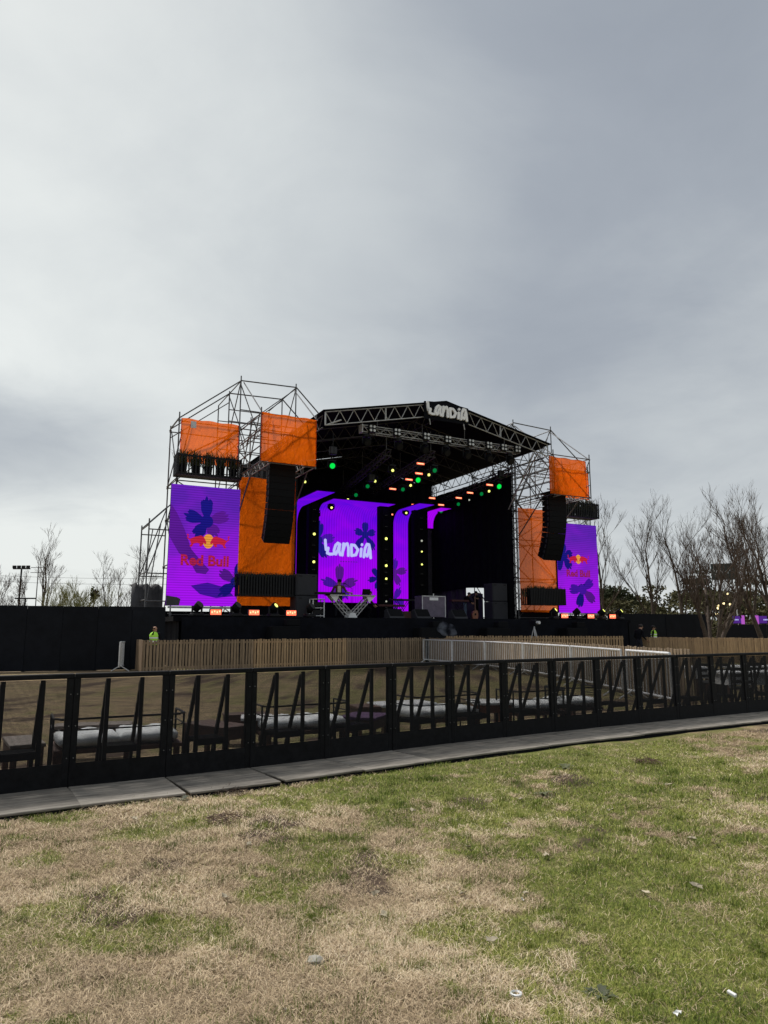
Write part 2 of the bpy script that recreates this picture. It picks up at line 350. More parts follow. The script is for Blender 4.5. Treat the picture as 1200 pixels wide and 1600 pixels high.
# ------------------------------------------------------------------ ground
def make_ground():
    def axis(lo, hi, step, far):
        a = list(np.arange(lo, hi+1e-6, step)); s = step; l = a[0]; h = a[-1]; L_, H_ = [], []
        while h < far: s *= 1.25; h += s; H_.append(h)
        s = step
        while l > -far: s *= 1.25; l -= s; L_.append(l)
        return np.array(L_[::-1]+a+H_)
    xs = axis(-7, 9, 0.06, 900); ys = axis(2, 14, 0.06, 1500)
    X, Y = np.meshgrid(xs, ys); Zg = ground_z(X, Y)
    me = bpy.data.meshes.new('ground'); nx, ny = len(xs), len(ys)
    idx = np.arange(nx*ny).reshape(ny, nx)
    q = np.stack([idx[:-1, :-1], idx[:-1, 1:], idx[1:, 1:], idx[1:, :-1]], -1).reshape(-1, 4)
    me.from_pydata(np.stack([X, Y, Zg], -1).reshape(-1, 3).tolist(), [], q.tolist())
    at = me.attributes.new('turf', 'FLOAT', 'POINT'); at.data.foreach_set('value', green_mask(X, Y).ravel().astype(np.float32))
    at = me.attributes.new('soil', 'FLOAT', 'POINT'); at.data.foreach_set('value', soil_mask(X, Y).ravel().astype(np.float32))
    me.polygons.foreach_set('use_smooth', [True]*len(me.polygons))
    m = bpy.data.materials.new('dry_lawn_soil'); m.use_nodes = True; t = m.node_tree; b = t.nodes['Principled BSDF']; b.inputs['Roughness'].default_value = 0.95; b.inputs['Specular IOR Level'].default_value = 0.1
    c = t.nodes.new('ShaderNodeTexCoord')
    def nz(sc_, det, st=(1, 1, 1)):
        mp = t.nodes.new('ShaderNodeMapping'); mp.inputs['Scale'].default_value = st; t.links.new(c.outputs['Object'], mp.inputs[0])
        n = t.nodes.new('ShaderNodeTexNoise'); n.inputs['Scale'].default_value = sc_; n.inputs['Detail'].default_value = det; n.inputs['Roughness'].default_value = 0.65
        t.links.new(mp.outputs[0], n.inputs['Vector']); return n.outputs[0]
    def rp(f, cols):
        r = t.nodes.new('ShaderNodeValToRGB'); t.links.new(f, r.inputs[0]); e = r.color_ramp.elements
        e[0].position, e[0].color = cols[0][0], (*cols[0][1], 1); e[1].position, e[1].color = cols[-1][0], (*cols[-1][1], 1)
        for p, k in cols[1:-1]: e.new(p).color = (*k, 1)
        return r.outputs[0]
    fine = nz(38, 6); mid = nz(5.5, 5); big = nz(0.55, 4)
    dry = rp(fine, [(0.30, (0.085, 0.060, 0.038)), (0.52, (0.27, 0.20, 0.122)), (0.75, (0.52, 0.41, 0.26))])
    grn = rp(fine, [(0.3, (0.07, 0.085, 0.022)), (0.7, (0.22, 0.235, 0.065))])
    at2 = t.nodes.new('ShaderNodeAttribute'); at2.attribute_name = 'turf'
    mx = t.nodes.new('ShaderNodeMix'); mx.data_type = 'RGBA'
    fa = t.nodes.new('ShaderNodeMath'); fa.operation = 'MULTIPLY_ADD'; fa.inputs[1].default_value = 0.9
    fb = t.nodes.new('ShaderNodeMath'); fb.operation = 'MULTIPLY_ADD'; fb.inputs[1].default_value = 0.8; fb.inputs[2].default_value = -0.4; t.links.new(mid, fb.inputs[0])
    fa.use_clamp = True; t.links.new(at2.outputs['Fac'], fa.inputs[0]); t.links.new(fb.outputs[0], fa.inputs[2])
    t.links.new(fa.outputs[0], mx.inputs[0]); t.links.new(dry, mx.inputs[6]); t.links.new(grn, mx.inputs[7])
    # worn soil blotches
    soil = t.nodes.new('ShaderNodeMix'); soil.data_type = 'RGBA'; soil.inputs[7].default_value = (0.085, 0.060, 0.045, 1)
    sa = t.nodes.new('ShaderNodeAttribute'); sa.attribute_name = 'soil'
    sr = t.nodes.new('ShaderNodeMath'); sr.operation = 'MULTIPLY_ADD'; sr.use_clamp = True; sr.inputs[1].default_value = 1.1; t.links.new(sa.outputs['Fac'], sr.inputs[0])
    s2 = t.nodes.new('ShaderNodeMapRange'); s2.inputs['From Min'].default_value = 0.52; s2.inputs['From Max'].default_value = 0.70; s2.inputs['To Max'].default_value = 0.55; t.links.new(nz(2.3, 6, (1, 1.6, 1)), s2.inputs[0]); t.links.new(s2.outputs[0], sr.inputs[2])
    t.links.new(sr.outputs[0], soil.inputs[0]); t.links.new(mx.outputs[2], soil.inputs[6])
    hs = t.nodes.new('ShaderNodeHueSaturation'); vr = t.nodes.new('ShaderNodeMapRange'); vr.inputs['From Min'].default_value = .25; vr.inputs['From Max'].default_value = .75; vr.inputs['To Min'].default_value = 0.55; vr.inputs['To Max'].default_value = 1.35; t.links.new(nz(1.7, 7, (1, 1.5, 1)), vr.inputs[0])
    t.links.new(vr.outputs[0], hs.inputs['Value']); t.links.new(soil.outputs[2], hs.inputs['Color']); t.links.new(hs.outputs[0], b.inputs['Base Color'])
    bmp = t.nodes.new('ShaderNodeBump'); bmp.inputs['Strength'].default_value = 0.8; bmp.inputs['Distance'].default_value = 0.03; t.links.new(fine, bmp.inputs['Height']); t.links.new(bmp.outputs[0], b.inputs['Normal'])
    me.materials.append(m); o = put('ground', me); tag(o, 'patchy dry lawn with bare soil and green turf', 'lawn', kind='structure')
make_ground()

# ------------------------------------------------------------------ black hoarding walls
def hoarding(p0, p1, h, pw, label):
    p0, p1 = Vector((*p0, 0)), Vector((*p1, 0)); d = p1-p0; n = max(1, round(d.length/pw)); ang = math.atan2(d.y, d.x); wd = d.length/n
    r = root('black_hoarding', label, 'hoarding', p0, ang)
    for i in range(n):
        mb = MB(); mb.cbox((wd*(i+.5), 0.012*((i*7) % 3), h/2+0.01*((i*5) % 3)), (wd-0.006, 0.04, h), 0.004); mb.build('panel', HOARD, r)
    for i in range(n+1): MB().box((min(max(wd*i, .06), d.length-.06), 0.08, h/2-.05), (0.12, 0.06, h-.1)).build('back_post', BLKM, r)
    return r
hoarding((-27.0, 23.1), (-8.9, 29.2), 2.48, 1.25, 'long black board hoarding left of the stage behind the guard')
hoarding((14.6, 44.7), (21.6, 47.6), 2.55, 1.25, 'black board hoarding right of the stage, beneath the bare trees')
hoarding((23.4, 49.2), (28.6, 51.5), 1.9, 1.3, 'lower black hoarding at far right behind the leaning tree trunk')

# ------------------------------------------------------------------ stage platform
def skirt_mesh(u0, u1, h, amp, seed, n):
    xs = np.linspace(u0, u1, n); rng = np.random.default_rng(seed); ph = rng.random(4)*6
    y = amp*(np.sin(xs*5.1+ph[0])+0.6*np.sin(xs*11.7+ph[1])+0.4*np.sin(xs*2.3+ph[2]))
    rows = 5; mb = MB(); vs = []
    for k in range(rows): f = k/(rows-1); vs += [(x, yy*(0.25+f), h*(1-f)) for x, yy in zip(xs, y)]
    mb.add(vs, [(k*n+i, k*n+i+1, (k+1)*n+i+1, (k+1)*n+i) for k in range(rows-1) for i in range(n-1)]); return mb
st = sroot('stage_platform', 'raised black stage platform with a draped black skirt', 'stage', 0, 0, GZ)
H0 = 2.08-GZ
MB().bbox((-12.2, -2.98, H0-0.18), (11.3, 8.9, H0)).build('deck', BLKM, st)
o = skirt_mesh(-11.9, 11.0, H0-0.02, 0.022, 3, 240).build('front_skirt', CLOTH, st, True); o.location = (0, -3.06, 0)
o = skirt_mesh(0, 11.6, H0-0.02, 0.03, 4, 90).build('side_skirt', CLOTH, st, True); o.location = (-12.0, -3.02, 0); o.rotation_euler = (0, 0, R(90))
o = skirt_mesh(0, 11.6, H0-0.02, 0.03, 5, 90).build('side_skirt', CLOTH, st, True); o.location = (11.1, -3.02, 0); o.rotation_euler = (0, 0, R(90))
for i in range(12): MB().bbox((-11.9+i*1.92, -3.0, H0-.12), (-11.9+i*1.92+1.88, -2.985, H0-.03)).build('edge_trim', BLK, st)
for i in range(8): MB().tube((-11+i*3.1, -2.2, 0), (-11+i*3.1, -2.2, H0-.18), .04).build('leg', TUBE, st)

# ------------------------------------------------------------------ stage roof
rf = sroot('stage_roof', 'black gabled stage roof with a silver lattice truss along its front', 'stage roof', 0, 0, 10.95)
EV, RG = 0.0, 1.32                                    # eave, ridge above the root
def roofz(u): return RG-(RG-EV)*abs(u)/6.15
for s in (-1, 1):
    mb = MB(); mb.add([(0, -3.12, RG+.06), (s*6.3, -3.12, EV+.03), (s*6.3, 9.2, EV+.03), (0, 9.2, RG+.06), (0, -3.12, RG+.02), (s*6.3, -3.12, EV-.01), (s*6.3, 9.2, EV-.01), (0, 9.2, RG+.02)],
           [(0,1,2,3),(7,6,5,4),(0,4,5,1),(2,6,7,3),(1,5,6,2)]); mb.build('canopy', BLKM, rf)
def lattice(mb, p0, p1, h, nb, r, dep=0.0, axis=(0, 1, 0)):
    """flat or box lattice girder hanging h below the line p0-p1"""
    p0, p1 = Vector(p0), Vector(p1); dn = Vector((0, 0, -h)); ax = Vector(axis)
    for off in ((0,) if not dep else (0, dep)):
        a, b = p0+ax*off, p1+ax*off; mb.tube(a, b, r, n=5); mb.tube(a+dn, b+dn, r, n=5)
        for i in range(nb):
            q0 = a.lerp(b, i/nb); q1 = a.lerp(b, (i+.5)/nb); q2 = a.lerp(b, (i+1)/nb)
            mb.tube(q0, q1+dn, r*.7, n=4, cap=False); mb.tube(q1+dn, q2, r*.7, n=4, cap=False)
    if dep:
        for i in range(nb+1):
            q = p0.lerp(p1, i/nb); mb.tube(q, q+ax*dep, r*.7, n=4); mb.tube(q+dn, q+dn+ax*dep, r*.7, n=4)
for s in (-1, 1):
    mb = MB(); lattice(mb, (s*6.15, -3.0, EV-.02), (0, -3.0, RG-.02), 0.60, 9, 0.027)
    for k in range(3): q = s*(6.15-k*2.95); mb.tube((q, -3.0, roofz(q)-.02), (q, -3.0, roofz(q)-.62), .038, n=5)
    mb.build('front_truss', ALU, rf)
    mb = MB(); lattice(mb, (s*6.15, -2.7, EV-.1), (s*6.15, 9.0, EV-.1), 0.55, 14, 0.03); mb.build('side_truss', TUBE, rf)
for v in (0.2, 3.2, 6.2, 9.0):
    for s in (-1, 1):
        mb = MB(); lattice(mb, (s*6.1, v, EV-.06), (0, v, RG-.06), 0.55, 8, 0.03); mb.build('cross_truss', RIG, rf)
mb = MB(); lattice(mb, (0, -2.9, RG-.1), (0, 9.0, RG-.1), 0.5, 14, 0.03); mb.build('ridge_truss', RIG, rf)
mb = MB(); mb.prism([(-6.2, EV-.1), (6.2, EV-.1), (0, RG)], 9.12, 9.16); mb.build('back_gable', BLKM, rf)
for s in (-1, 1):
    for v in (0.3, 8.7):
        mb = MB()
        for a in (-.14, .14):
            for b in (-.14, .14): mb.tube((s*6.38+a, v+b, 2.08-10.95), (s*6.38+a, v+b, -.1), .026, n=5)
        for i in range(16):
            z = 2.3-10.95+i*.54; mb.tube((s*6.38-.14, v-.14, z), (s*6.38+.14, v-.14, z+.27), .014, n=4); mb.tube((s*6.38+.14, v-.14, z+.27), (s*6.38-.14, v-.14, z+.54), .014, n=4)
            mb.tube((s*6.38-.14, v-.14, z), (s*6.38-.14, v+.14, z+.27), .014, n=4); mb.tube((s*6.38-.14, v+.14, z+.27), (s*6.38-.14, v-.14, z+.54), .014, n=4)
        mb.build('tower_leg', BLK, rf)
mb = MB()
for (a, b) in (((-6.1,-3,EV-.6),(-5.4,-3,EV-.28)), ((5.6, -2.9, EV-.5), (6.3, .2, -2.2)), ((5.35, -2.9, EV-.5), (6.0, .2, -2.9))): mb.tube(a, b, .035)
mb.build('stay_bar', ALU, rf)

# curtains
def drape(name, label, u0, v0, u1, v1, z0, z1, amp, seed, dips=None, m=CLOTH):
    d = Vector((u1-u0, v1-v0, 0)); ln = d.length; rz = math.atan2(d.y, d.x); r = sroot(name, None, None, u0, v0, z0, rz)
    n = int(ln*9)+2; xs = np.linspace(0, ln, n); rng = np.random.default_rng(seed); ph = rng.random(3)*6
    y = amp*(np.sin(xs*7+ph[0])+.6*np.sin(xs*13+ph[1])); rows = 7; vs = []
    for k in range(rows):
        f = k/(rows-1)
        for x_, yy in zip(xs, y):
            zb = dips(x_/ln) if dips else 0.0
            vs.append((x_, yy, zb+(z1-z0-zb)*f))
    mb = MB(); mb.add(vs, [(k*n+i, k*n+i+1, (k+1)*n+i+1, (k+1)*n+i) for k in range(rows-1) for i in range(n-1)])
    o = mb.mesh(name, m, True); bpy.data.objects.remove(r)
    ob = put(name, o); ob.location = W(u0, v0, z0); ob.rotation_euler = (0, 0, A+rz); ob.scale = (K, K, K); return tag(ob, label, 'curtain')
drape('back_curtain', 'black drape closing the back of the stage behind the screens', -6.5, 8.75, 6.30, 8.75, 2.09, 11.0, 0.03, 1)
drape('side_curtain', 'black side drape on the left edge of the stage', -6.22, .1, -6.22, 8.7, 2.09, 10.9, 0.03, 2)
drape('side_curtain', 'tall black side drape on the right, lifted off the deck behind the performers', 6.16, 1.9, 6.16, 8.52, 3.8, 10.1, 0.025, 3, lambda f: 0.10*math.sin(f*9)+.30*math.sin(f*math.pi)**4)
drape('side_curtain', 'full-length black drape at the front right corner of the stage', 6.10, 0.0, 6.10, 2.28, 2.09, 10.12, 0.03, 6)
drape('low_curtain', 'dark grey low drape under the lifted side curtain, behind the keyboards', 6.3, 4.9, 6.3, 8.6, 2.09, 4.3, 0.03, 8, None, TARP)
drape('masking_drape', 'narrow grey drape hanging beside the black curtain gap', 5.35, 8.3, 5.98, 8.3, 2.09, 9.4, 0.02, 7, None, TARP)
mb = MB(); mb.add([(0,0,0),(1.9,.1,0),(1.9,.1,.95),(1.3,.05,1.55),(.6,0,1.62),(0,0,1.5)], [(0,1,2,3,4,5)]); mb.add([(0,.04,0),(1.9,.14,0),(1.9,.14,.95),(1.3,.09,1.55),(.6,.04,1.62),(0,.04,1.5)], [(5,4,3,2,1,0)])
o = mb.build('tarp_cover', TARP); o.location = W(6.35, 3.3, 2.1); o.rotation_euler = (0, 0, A+R(90)); o.scale = (K,)*3; tag(o, 'grey tarpaulin seen through the gap under the right side drape', 'tarpaulin')

# ------------------------------------------------------------------ lettering strokes
LETTERS = [
 [[(.10,1.0),(.12,.70),(.16,.42)],[(.17,.45),(.30,.52),(.24,.22),(.42,.16),(.62,.18)]],
 [[(1.10,.78),(.95,.86),(.80,.72),(.70,.42),(.72,.22),(.82,.18),(.95,.42),(1.08,.80),(1.04,.40),(1.12,.16)]],
 [[(1.26,.14),(1.30,.50),(1.34,.84),(1.30,.4),(1.44,.80),(1.60,.86),(1.68,.62),(1.68,.14)]],
 [[(1.90,.14),(1.88,.80),(2.12,.78),(2.34,.52),(2.20,.20),(1.90,.14)]],
 [[(2.54,.14),(2.58,.58)],[(2.62,.84),(2.625,.86)]],
 [[(2.76,.10),(2.84,.62),(2.98,.90),(3.12,.88),(3.20,.56),(3.24,.06)],[(2.86,.26),(3.0,.16),(3.08,.40),(3.12,.66)]]]
def stroke_letter(strokes, wd, y0, y1, dx=0.0):
    mb = MB()
    for k, s in enumerate(strokes):
        for i, (a, b) in enumerate(zip(s, s[1:])):
            d = Vector((b[0]-a[0], b[1]-a[1])); ln = max(d.length, 1e-4); d = d/ln; n = Vector((-d.y, d.x))*wd/2; e = 0.0006*(i % 3+k)
            poly = []
            for t in range(7): an = math.pi*(t/6)+math.pi/2; poly.append((a[0]-dx+(d.x*math.cos(an)-d.y*math.sin(an))*wd/2, a[1]+(d.y*math.cos(an)+d.x*math.sin(an))*wd/2))
            for t in range(7): an = -math.pi/2+math.pi*(t/6); poly.append((b[0]-dx+(d.x*math.cos(an)-d.y*math.sin(an))*wd/2, b[1]+(d.y*math.cos(an)+d.x*math.sin(an))*wd/2))
            mb.prism(poly, y0-e, y1)
    return mb
sg = sroot('roof_sign', 'black sign board with white hand-drawn letters at the peak of the roof', 'sign', -1.25, -3.16, 11.30)
mb = MB(); mb.prism([(0, -.02), (2.46, -.02), (2.46, .80), (1.25, .93), (0, .82)], 0, .05); mb.build('board', BLKM, sg)
for k, s in enumerate(LETTERS):
    o = stroke_letter(s, .18, -.09, -.004).build('letter', SIGNW, sg); o.scale = (.69, 1, .64); o.location = (.08, 0, .12)
for p in (.25, 2.15): MB().tube((p, -.03, -.02), (p+.05, -.03, -.30), .028).build('bracket', ALU, sg)

# ------------------------------------------------------------------ LED walls
VIO_T, VIO_B = (0.11, 0.016, 0.55), (0.40, 0.008, 0.92)
LEDSIDE = led_mat('led_picture_rows', (0.085, 0.013, 0.33), (0.29, 0.006, 0.66), 0.2, 4.6, 2, 0.105, 0.30)
LEDMAIN = led_mat('led_picture_columns', (0.085, 0.002, 0.58), (0.31, 0.001, 0.68), 0.5, 7.0, 0, 0.16, 0.22)
def pix(name, c, ax, dp, per=0.105): return led_mat(name, tuple(v*1.15 for v in c), tuple(v*.85 for v in c), 0, 5, ax, per, dp)
CI, CP, CV = (0.008, 0.006, 0.15), (0.070, 0.008, 0.20), (0.045, 0.006, 0.27)
INK, INKP, INKV = pix('screen_ink_blue', CI, 2, .30), pix('screen_ink_plum', CP, 2, .30), pix('screen_ink_violet', CV, 2, .30)
INKc, INKPc, INKVc = pix('wall_ink_blue', CI, 0, .22, .16), pix('wall_ink_plum', CP, 0, .22, .16), pix('wall_ink_violet', CV, 0, .22, .16)
SRED, SREDt, SRED2 = pix('screen_red', (.40, .012, .04), 2, .30), pix('screen_red_text', (.36, .014, .06), 1, .42), pix('screen_dim_red_text', (.27, .014, .11), 1, .42)
SYEL = pix('screen_yellow', (.62, .26, .04), 2, .38); SWHT = emit('screen_white', (0.42, 0.44, 0.80), 0.9)
def petal(cx, cz, ang, ln, wd, seed=0, lobes=3):
    rng = random.Random(seed); R_, tip = [], []; n = 9
    prof = lambda t: wd*.5*(.34+.66*smooth(np.array(t), .05, .55))*(1-.25*max(0, t-.7)/.3)
    for i in range(n): t = i/(n-1)*.82; R_.append((t*ln, float(prof(t))*(1+rng.uniform(-.06, .06))))
    for k in range(lobes):                               # ragged brush end
        z0 = wd*.5*.80*(1-2*k/lobes); z1 = wd*.5*.80*(1-2*(k+1)/lobes); q = ln*(1.0-.10*abs(k-(lobes-1)/2)+rng.uniform(-.06, .05)); m_ = (z0+z1)/2
        tip += [(q-.07*ln, z0*.8+m_*.2), (q, m_+.1*(z0-z1)), (q-.03*ln, m_-.25*(z0-z1))]
        if k < lobes-1: tip.append((ln*rng.uniform(.76, .86), z1))
    P = R_+tip+[(a, -b) for a, b in reversed(R_)]; ca, sa = math.cos(ang), math.sin(ang)
    return [(cx+x_*ca-z_*sa, cz+x_*sa+z_*ca) for x_, z_ in P]
def flower(parent, cx, cz, size, rot, mats, seed, y=-0.004, clip=None, lens=(1, .95, 1.0, 1.05, .95)):
    """five-petalled brush flower shown on a screen; each petal keeps its own shade"""
    mb = MB()
    for i in range(5):
        a = rot+i*2*math.pi/5; P = petal(cx, cz, a, size*lens[i], size*.47, seed+i, 3)
        if clip: P = [(min(max(p[0], clip[0]), clip[1]), min(max(p[1], clip[2]), clip[3])) for p in P]
        mb.cur = i % len(mats); mb.prism(P, y-0.0012*i-.003, y-.0003)
    mb.cur = 0; mb.prism([(min(max(cx+.25*size*math.cos(k*.3927), clip[0]), clip[1]) if clip else cx+.25*size*math.cos(k*.3927), min(max(cz+.25*size*math.sin(k*.3927), clip[2]), clip[3]) if clip else cz+.25*size*math.sin(k*.3927)) for k in range(16)], y-.0105, y-.0004)
    return mb.build('flower_print', mats, parent)
BULL = [(-1.0,.06),(-.96,.17),(-.82,.24),(-.62,.30),(-.42,.36),(-.27,.30),(-.17,.14),(-.10,-.02),(-.15,-.12),(-.25,-.04),(-.30,-.16),(-.40,-.26),(-.50,-.20),(-.46,-.10),(-.60,-.06),(-.78,-.10),(-.90,-.30),(-1.02,-.26),(-.92,-.12),(-.97,-.02)]
TAIL = [(-.96,.12),(-1.10,.20),(-1.06,.36),(-1.14,.42),(-1.20,.34),(-1.12,.33),(-1.17,.18),(-1.0,.06)]
def emblem(parent, cx, cz, s):
    mb = MB(); mb.prism([(cx+.30*s*math.cos(i*math.pi/12), cz+.06*s+.40*s*math.sin(i*math.pi/12)) for i in range(24)], -.016, -.010); mb.build('sun_disc', SYEL, parent)
    for k, m in ((1, SRED), (-1, SRED)):
        mb = MB(); mb.prism([(cx+k*p[0]*s, cz+p[1]*s) for p in BULL], -.020, -.0165); mb.prism([(cx+k*p[0]*s, cz+p[1]*s) for p in TAIL], -.0205, -.0167); mb.build('bull', m, parent)
def text_mesh(txt, size, bold=0.0):
    c = bpy.data.curves.new('text', 'FONT'); c.body = txt; c.size = size; c.align_x = 'CENTER'; c.offset = bold; c.extrude = 0.003; c.resolution_u = 3
    ob = bpy.data.objects.new('text', c); col.objects.link(ob); dg = bpy.context.evaluated_depsgraph_get()
    me = bpy.data.meshes.new_from_object(ob.evaluated_get(dg)); bpy.data.objects.remove(ob); bpy.data.curves.remove(c); return me
def side_screen(label, u0, v, z0, wd, ht):
    r = sroot('led_screen', label, 'screen', u0+wd/2, v, z0, 0, 'LED screens on the side towers')
    MB().bbox((-wd/2, 0, 0), (wd/2, .004, ht)).build('screen_face', LEDSIDE, r)
    MB().bbox((-wd/2, .006, 0), (wd/2, .12, ht)).build('cabinet', BLKM, r)
    MB().bbox((-wd/2+.1, -.01, -.10), (wd/2-.1, .1, -.02)).build('base_beam', ALU, r)
    return r
sL = side_screen('large violet LED screen on the left tower, flower above the emblem', -12.0, -.2, 2.56, 2.98, 5.15)
flower(sL, .06, 3.62, 1.12, R(92), [INK, INK, INK, INKP, INKP], 3, lens=(1.0, .95, .8, .7, .95))
flower(sL, 1.42, 1.05, .95, R(75), [INK, INKP], 8, y=-.012, clip=(-1.48, 1.485, .05, 5.1))
mb = MB(); mb.prism([(-1.485, 4.3), (-1.2, 3.9), (-.85, 3.2), (-.55, 2.4), (-.1, 1.9), (.25, 1.55), (.1, 1.35), (-.3, 1.4), (-.6, 1.9), (-1.05, 2.2), (-1.485, 2.9)], -.0035, -.0008); mb.build('brush_stroke', INKP, sL)
mb = MB(); mb.prism([(-.5, .85), (.2, 1.0), (1.0, .8), (1.35, .45), (.6, .35), (-.1, .5)], -.0035, -.0008); mb.build('brush_stroke', INKV, sL)
mb = MB(); mb.prism([(-1.485, .0), (-1.485, .42), (-1.05, .36), (-.9, .28), (-.95, .02)], -.006, -.001); mb.build('dead_module', TARP, sL)
emblem(sL, .16, 2.72, .78)
o = put('emblem_text', text_mesh('Red Bull', .62, .022), sL); o.data.materials.append(SREDt); o.location = (.05, -.024, 1.72); o.rotation_euler = (R(90), 0, 0)
sR = side_screen('violet LED screen on the right tower, flower below the emblem', 8.92, -.2, 2.48, 2.98, 5.0)
flower(sR, .25, 1.30, 1.12, R(35), [INKV, INK, INKV, INK, INKP], 13, lens=(.9, .3, .9, 1.0, 1.05))
flower(sR, -1.05, 3.1, 1.0, R(20), [INK], 17, y=-.011, clip=(-1.485, 1.48, .05, 4.95), lens=(.75, .8, 1, 1, .9))
emblem(sR, .03, 2.95, .66)
o = put('emblem_text', text_mesh('Red Bull', .52, .020), sR); o.data.materials.append(SRED2); o.location = (-.02, -.024, 2.02); o.rotation_euler = (R(90), 0, 0)

def curved_screen(label, u0, u1, z0, zb, rad, fwd, m, v=8.0):
    """LED wall that rises from the deck and bends forward into a ceiling"""
    r = sroot('curved_led_wall', label, 'screen', (u0+u1)/2, v, z0, 0, 'curved LED walls at the back of the stage'); hw = (u1-u0)/2
    prof = [(0, 0), (0, zb-z0)]
    for i in range(1, 9): a = R(90)*i/8; prof.append((-rad+rad*math.cos(a), zb-z0+rad*math.sin(a)))
    prof.append((-rad-fwd, zb-z0+rad)); n = len(prof); mb = MB()
    vs = [(sx*hw, p[0], p[1]) for p in prof for sx in (-1, 1)]; mb.add(vs, [(2*i, 2*i+1, 2*i+3, 2*i+2) for i in range(n-1)]); o = mb.build('screen_face', m, r, True)
    mb = MB(); vs = [(sx*hw, p[0]+.06, p[1]+.06) for p in prof for sx in (-1, 1)]; mb.add(vs, [(2*i+2, 2*i+3, 2*i+1, 2*i) for i in range(n-1)]); mb.build('backing', BLKM, r)
    return r
cs = curved_screen('wide violet LED wall with the white lettering behind the keyboard player', -2.02, 1.93, 3.15, 8.0, .85, 1.5, LEDMAIN)
ink = flower(cs, 1.12, 4.12, .92, R(18), [INKc], 23, clip=(-1.97, 1.96, .03, 4.9), lens=(.85, .9, .85, 1.25, 1.25))
flower(cs, -.55, .95, 1.15, R(90), [INKPc, INKVc], 29, clip=(-1.97, 1.95, .03, 5), lens=(1.2, 1.05, .8, .8, 1.05))
flower(cs, 2.0, 1.5, .75, R(120), [INKc], 31, y=-.012, clip=(-1.97, 1.97, .03, 5))
flower(cs, -1.98, 3.6, 1.2, R(-60), [INKc, INKVc], 35, y=-.014, clip=(-1.97, 1.97, .03, 5))
for s in LETTERS:
    o = stroke_letter(s, .17, -.06, -.03).build('letter', SWHT, cs); o.scale = (.95, 1, .98); o.location = (-1.60, 0, 2.66)
for k in range(7): MB().bbox((-.52+k*.17, -.02, 2.40), (-.42+k*.17, -.012, 2.45)).build('small_print', INKPc, cs)
cr = curved_screen('narrow violet LED strip right of the wide LED wall', 3.03, 4.06, 2.45, 8.0, .85, 2.4, LEDMAIN)
flower(cr, -.5, 2.6, .95, R(10), [INKPc, INKVc], 43, clip=(-.51, .51, .03, 5))
flower(cr, -.5, .9, .9, R(60), [INKVc, INKPc], 47, clip=(-.51, .2, .03, 5), y=-.012)
cl = curved_screen('violet LED strip at far left curving up over the stage', -4.3, -3.32, 2.45, 7.6, .95, 4.6, LEDMAIN)
ce = curved_screen('violet LED strip behind the right truss, only its curved top showing', 5.1, 5.85, 7.95, 8.1, .8, 1.4, LEDMAIN, 7.9)

# black lamp columns between the LED walls
def lamp_column(u, v, wd, ht, spots, label):
    r = sroot('lamp_column', label, 'light tower', u, v, 2.09, 0, 'lamp columns between the LED walls')
    MB().cbox((0, .2, ht/2), (wd, .4, ht), .015).build('housing', BLKM, r)
    for z in np.arange(.7, ht-.2, .68):
        MB().bbox((-wd*.28, -.03, z), (wd*.28, -.001, z+.5)).build('lamp_panel', SPK, r)
        for dx in (-.05, .05): MB().tube((dx, -.034, z+.07), (dx, -.044, z+.07), .013, n=6).build('small_lamp', LOW_L, r)
    for z, m, rd in spots:
        mb = MB(); mb.tube((0, -.04, z-2.09), (0, -.075, z-2.09), rd, n=10); mb.build('lens', m, r)
lamp_column(-2.85, 6.5, .62, 6.6, [(6.89, YEL_L, .075), (5.32, YEL_L, .075), (3.3, WHT_L, .05)], 'black lamp column with two yellow lamps left of the wide LED wall')
lamp_column(1.72, 6.5, .80, 6.75, [(6.89, YEL_L, .08), (5.29, YEL_L, .075), (4.52, YEL_L, .065), (3.2, WHT_L, .05)], 'black lamp column with three yellow lamps right of the wide LED wall')
lamp_column(4.15, 6.5, .95, 6.7, [(6.9, WHT_L, .06), (6.24, YEL_L, .05), (5.46, YEL_L, .055)], 'black lamp column with dim lamps beside the narrow LED strip')
lamp_column(-4.35, 6.9, .75, 6.0, [(6.0, WHT_L, .04)], 'black lamp column behind the tall grey speaker on the left')

# ------------------------------------------------------------------ front lighting truss and its fixtures
ft = sroot('lighting_truss', 'silver lattice lighting truss hanging level across the stage front', 'truss', -4.1, -2.5, 10.75)
mb = MB(); lattice(mb, (0, 0, 0), (8.85, 0, 0), .30, 15, .025, .30); mb.build('lattice', ALU, ft)
MB().bbox((-.06, -.02, -.34), (.0, .33, .04)).build('end_plate', ALU, ft)
for k in range(4): MB().tube((.8+k*2.4, .15, .03), (.8+k*2.4, .15, .50), .02).build('hanger', TUBE, ft)
def blinder(i, du):
    r = sroot('blinder_lamp', f'{ORD[i]} four-lens lamp block from the left end of the silver truss', 'stage light', -4.1+du, -2.56, 10.42, 0, 'four-lens lamp blocks on the front truss')
    MB().cbox((0, -.06, .17), (.36, .12, .36), .02).build('housing', BLK, r)
    for a in (-.09, .09):
        for b in (.08, .26): MB().tube((a, -.121, b), (a, -.15, b), .062, n=8).build('lens', GALV, r)
for i, du in enumerate((.40, 1.68, 3.25, 4.45, 5.78, 6.85, 7.75, 8.6)): blinder(i, du)
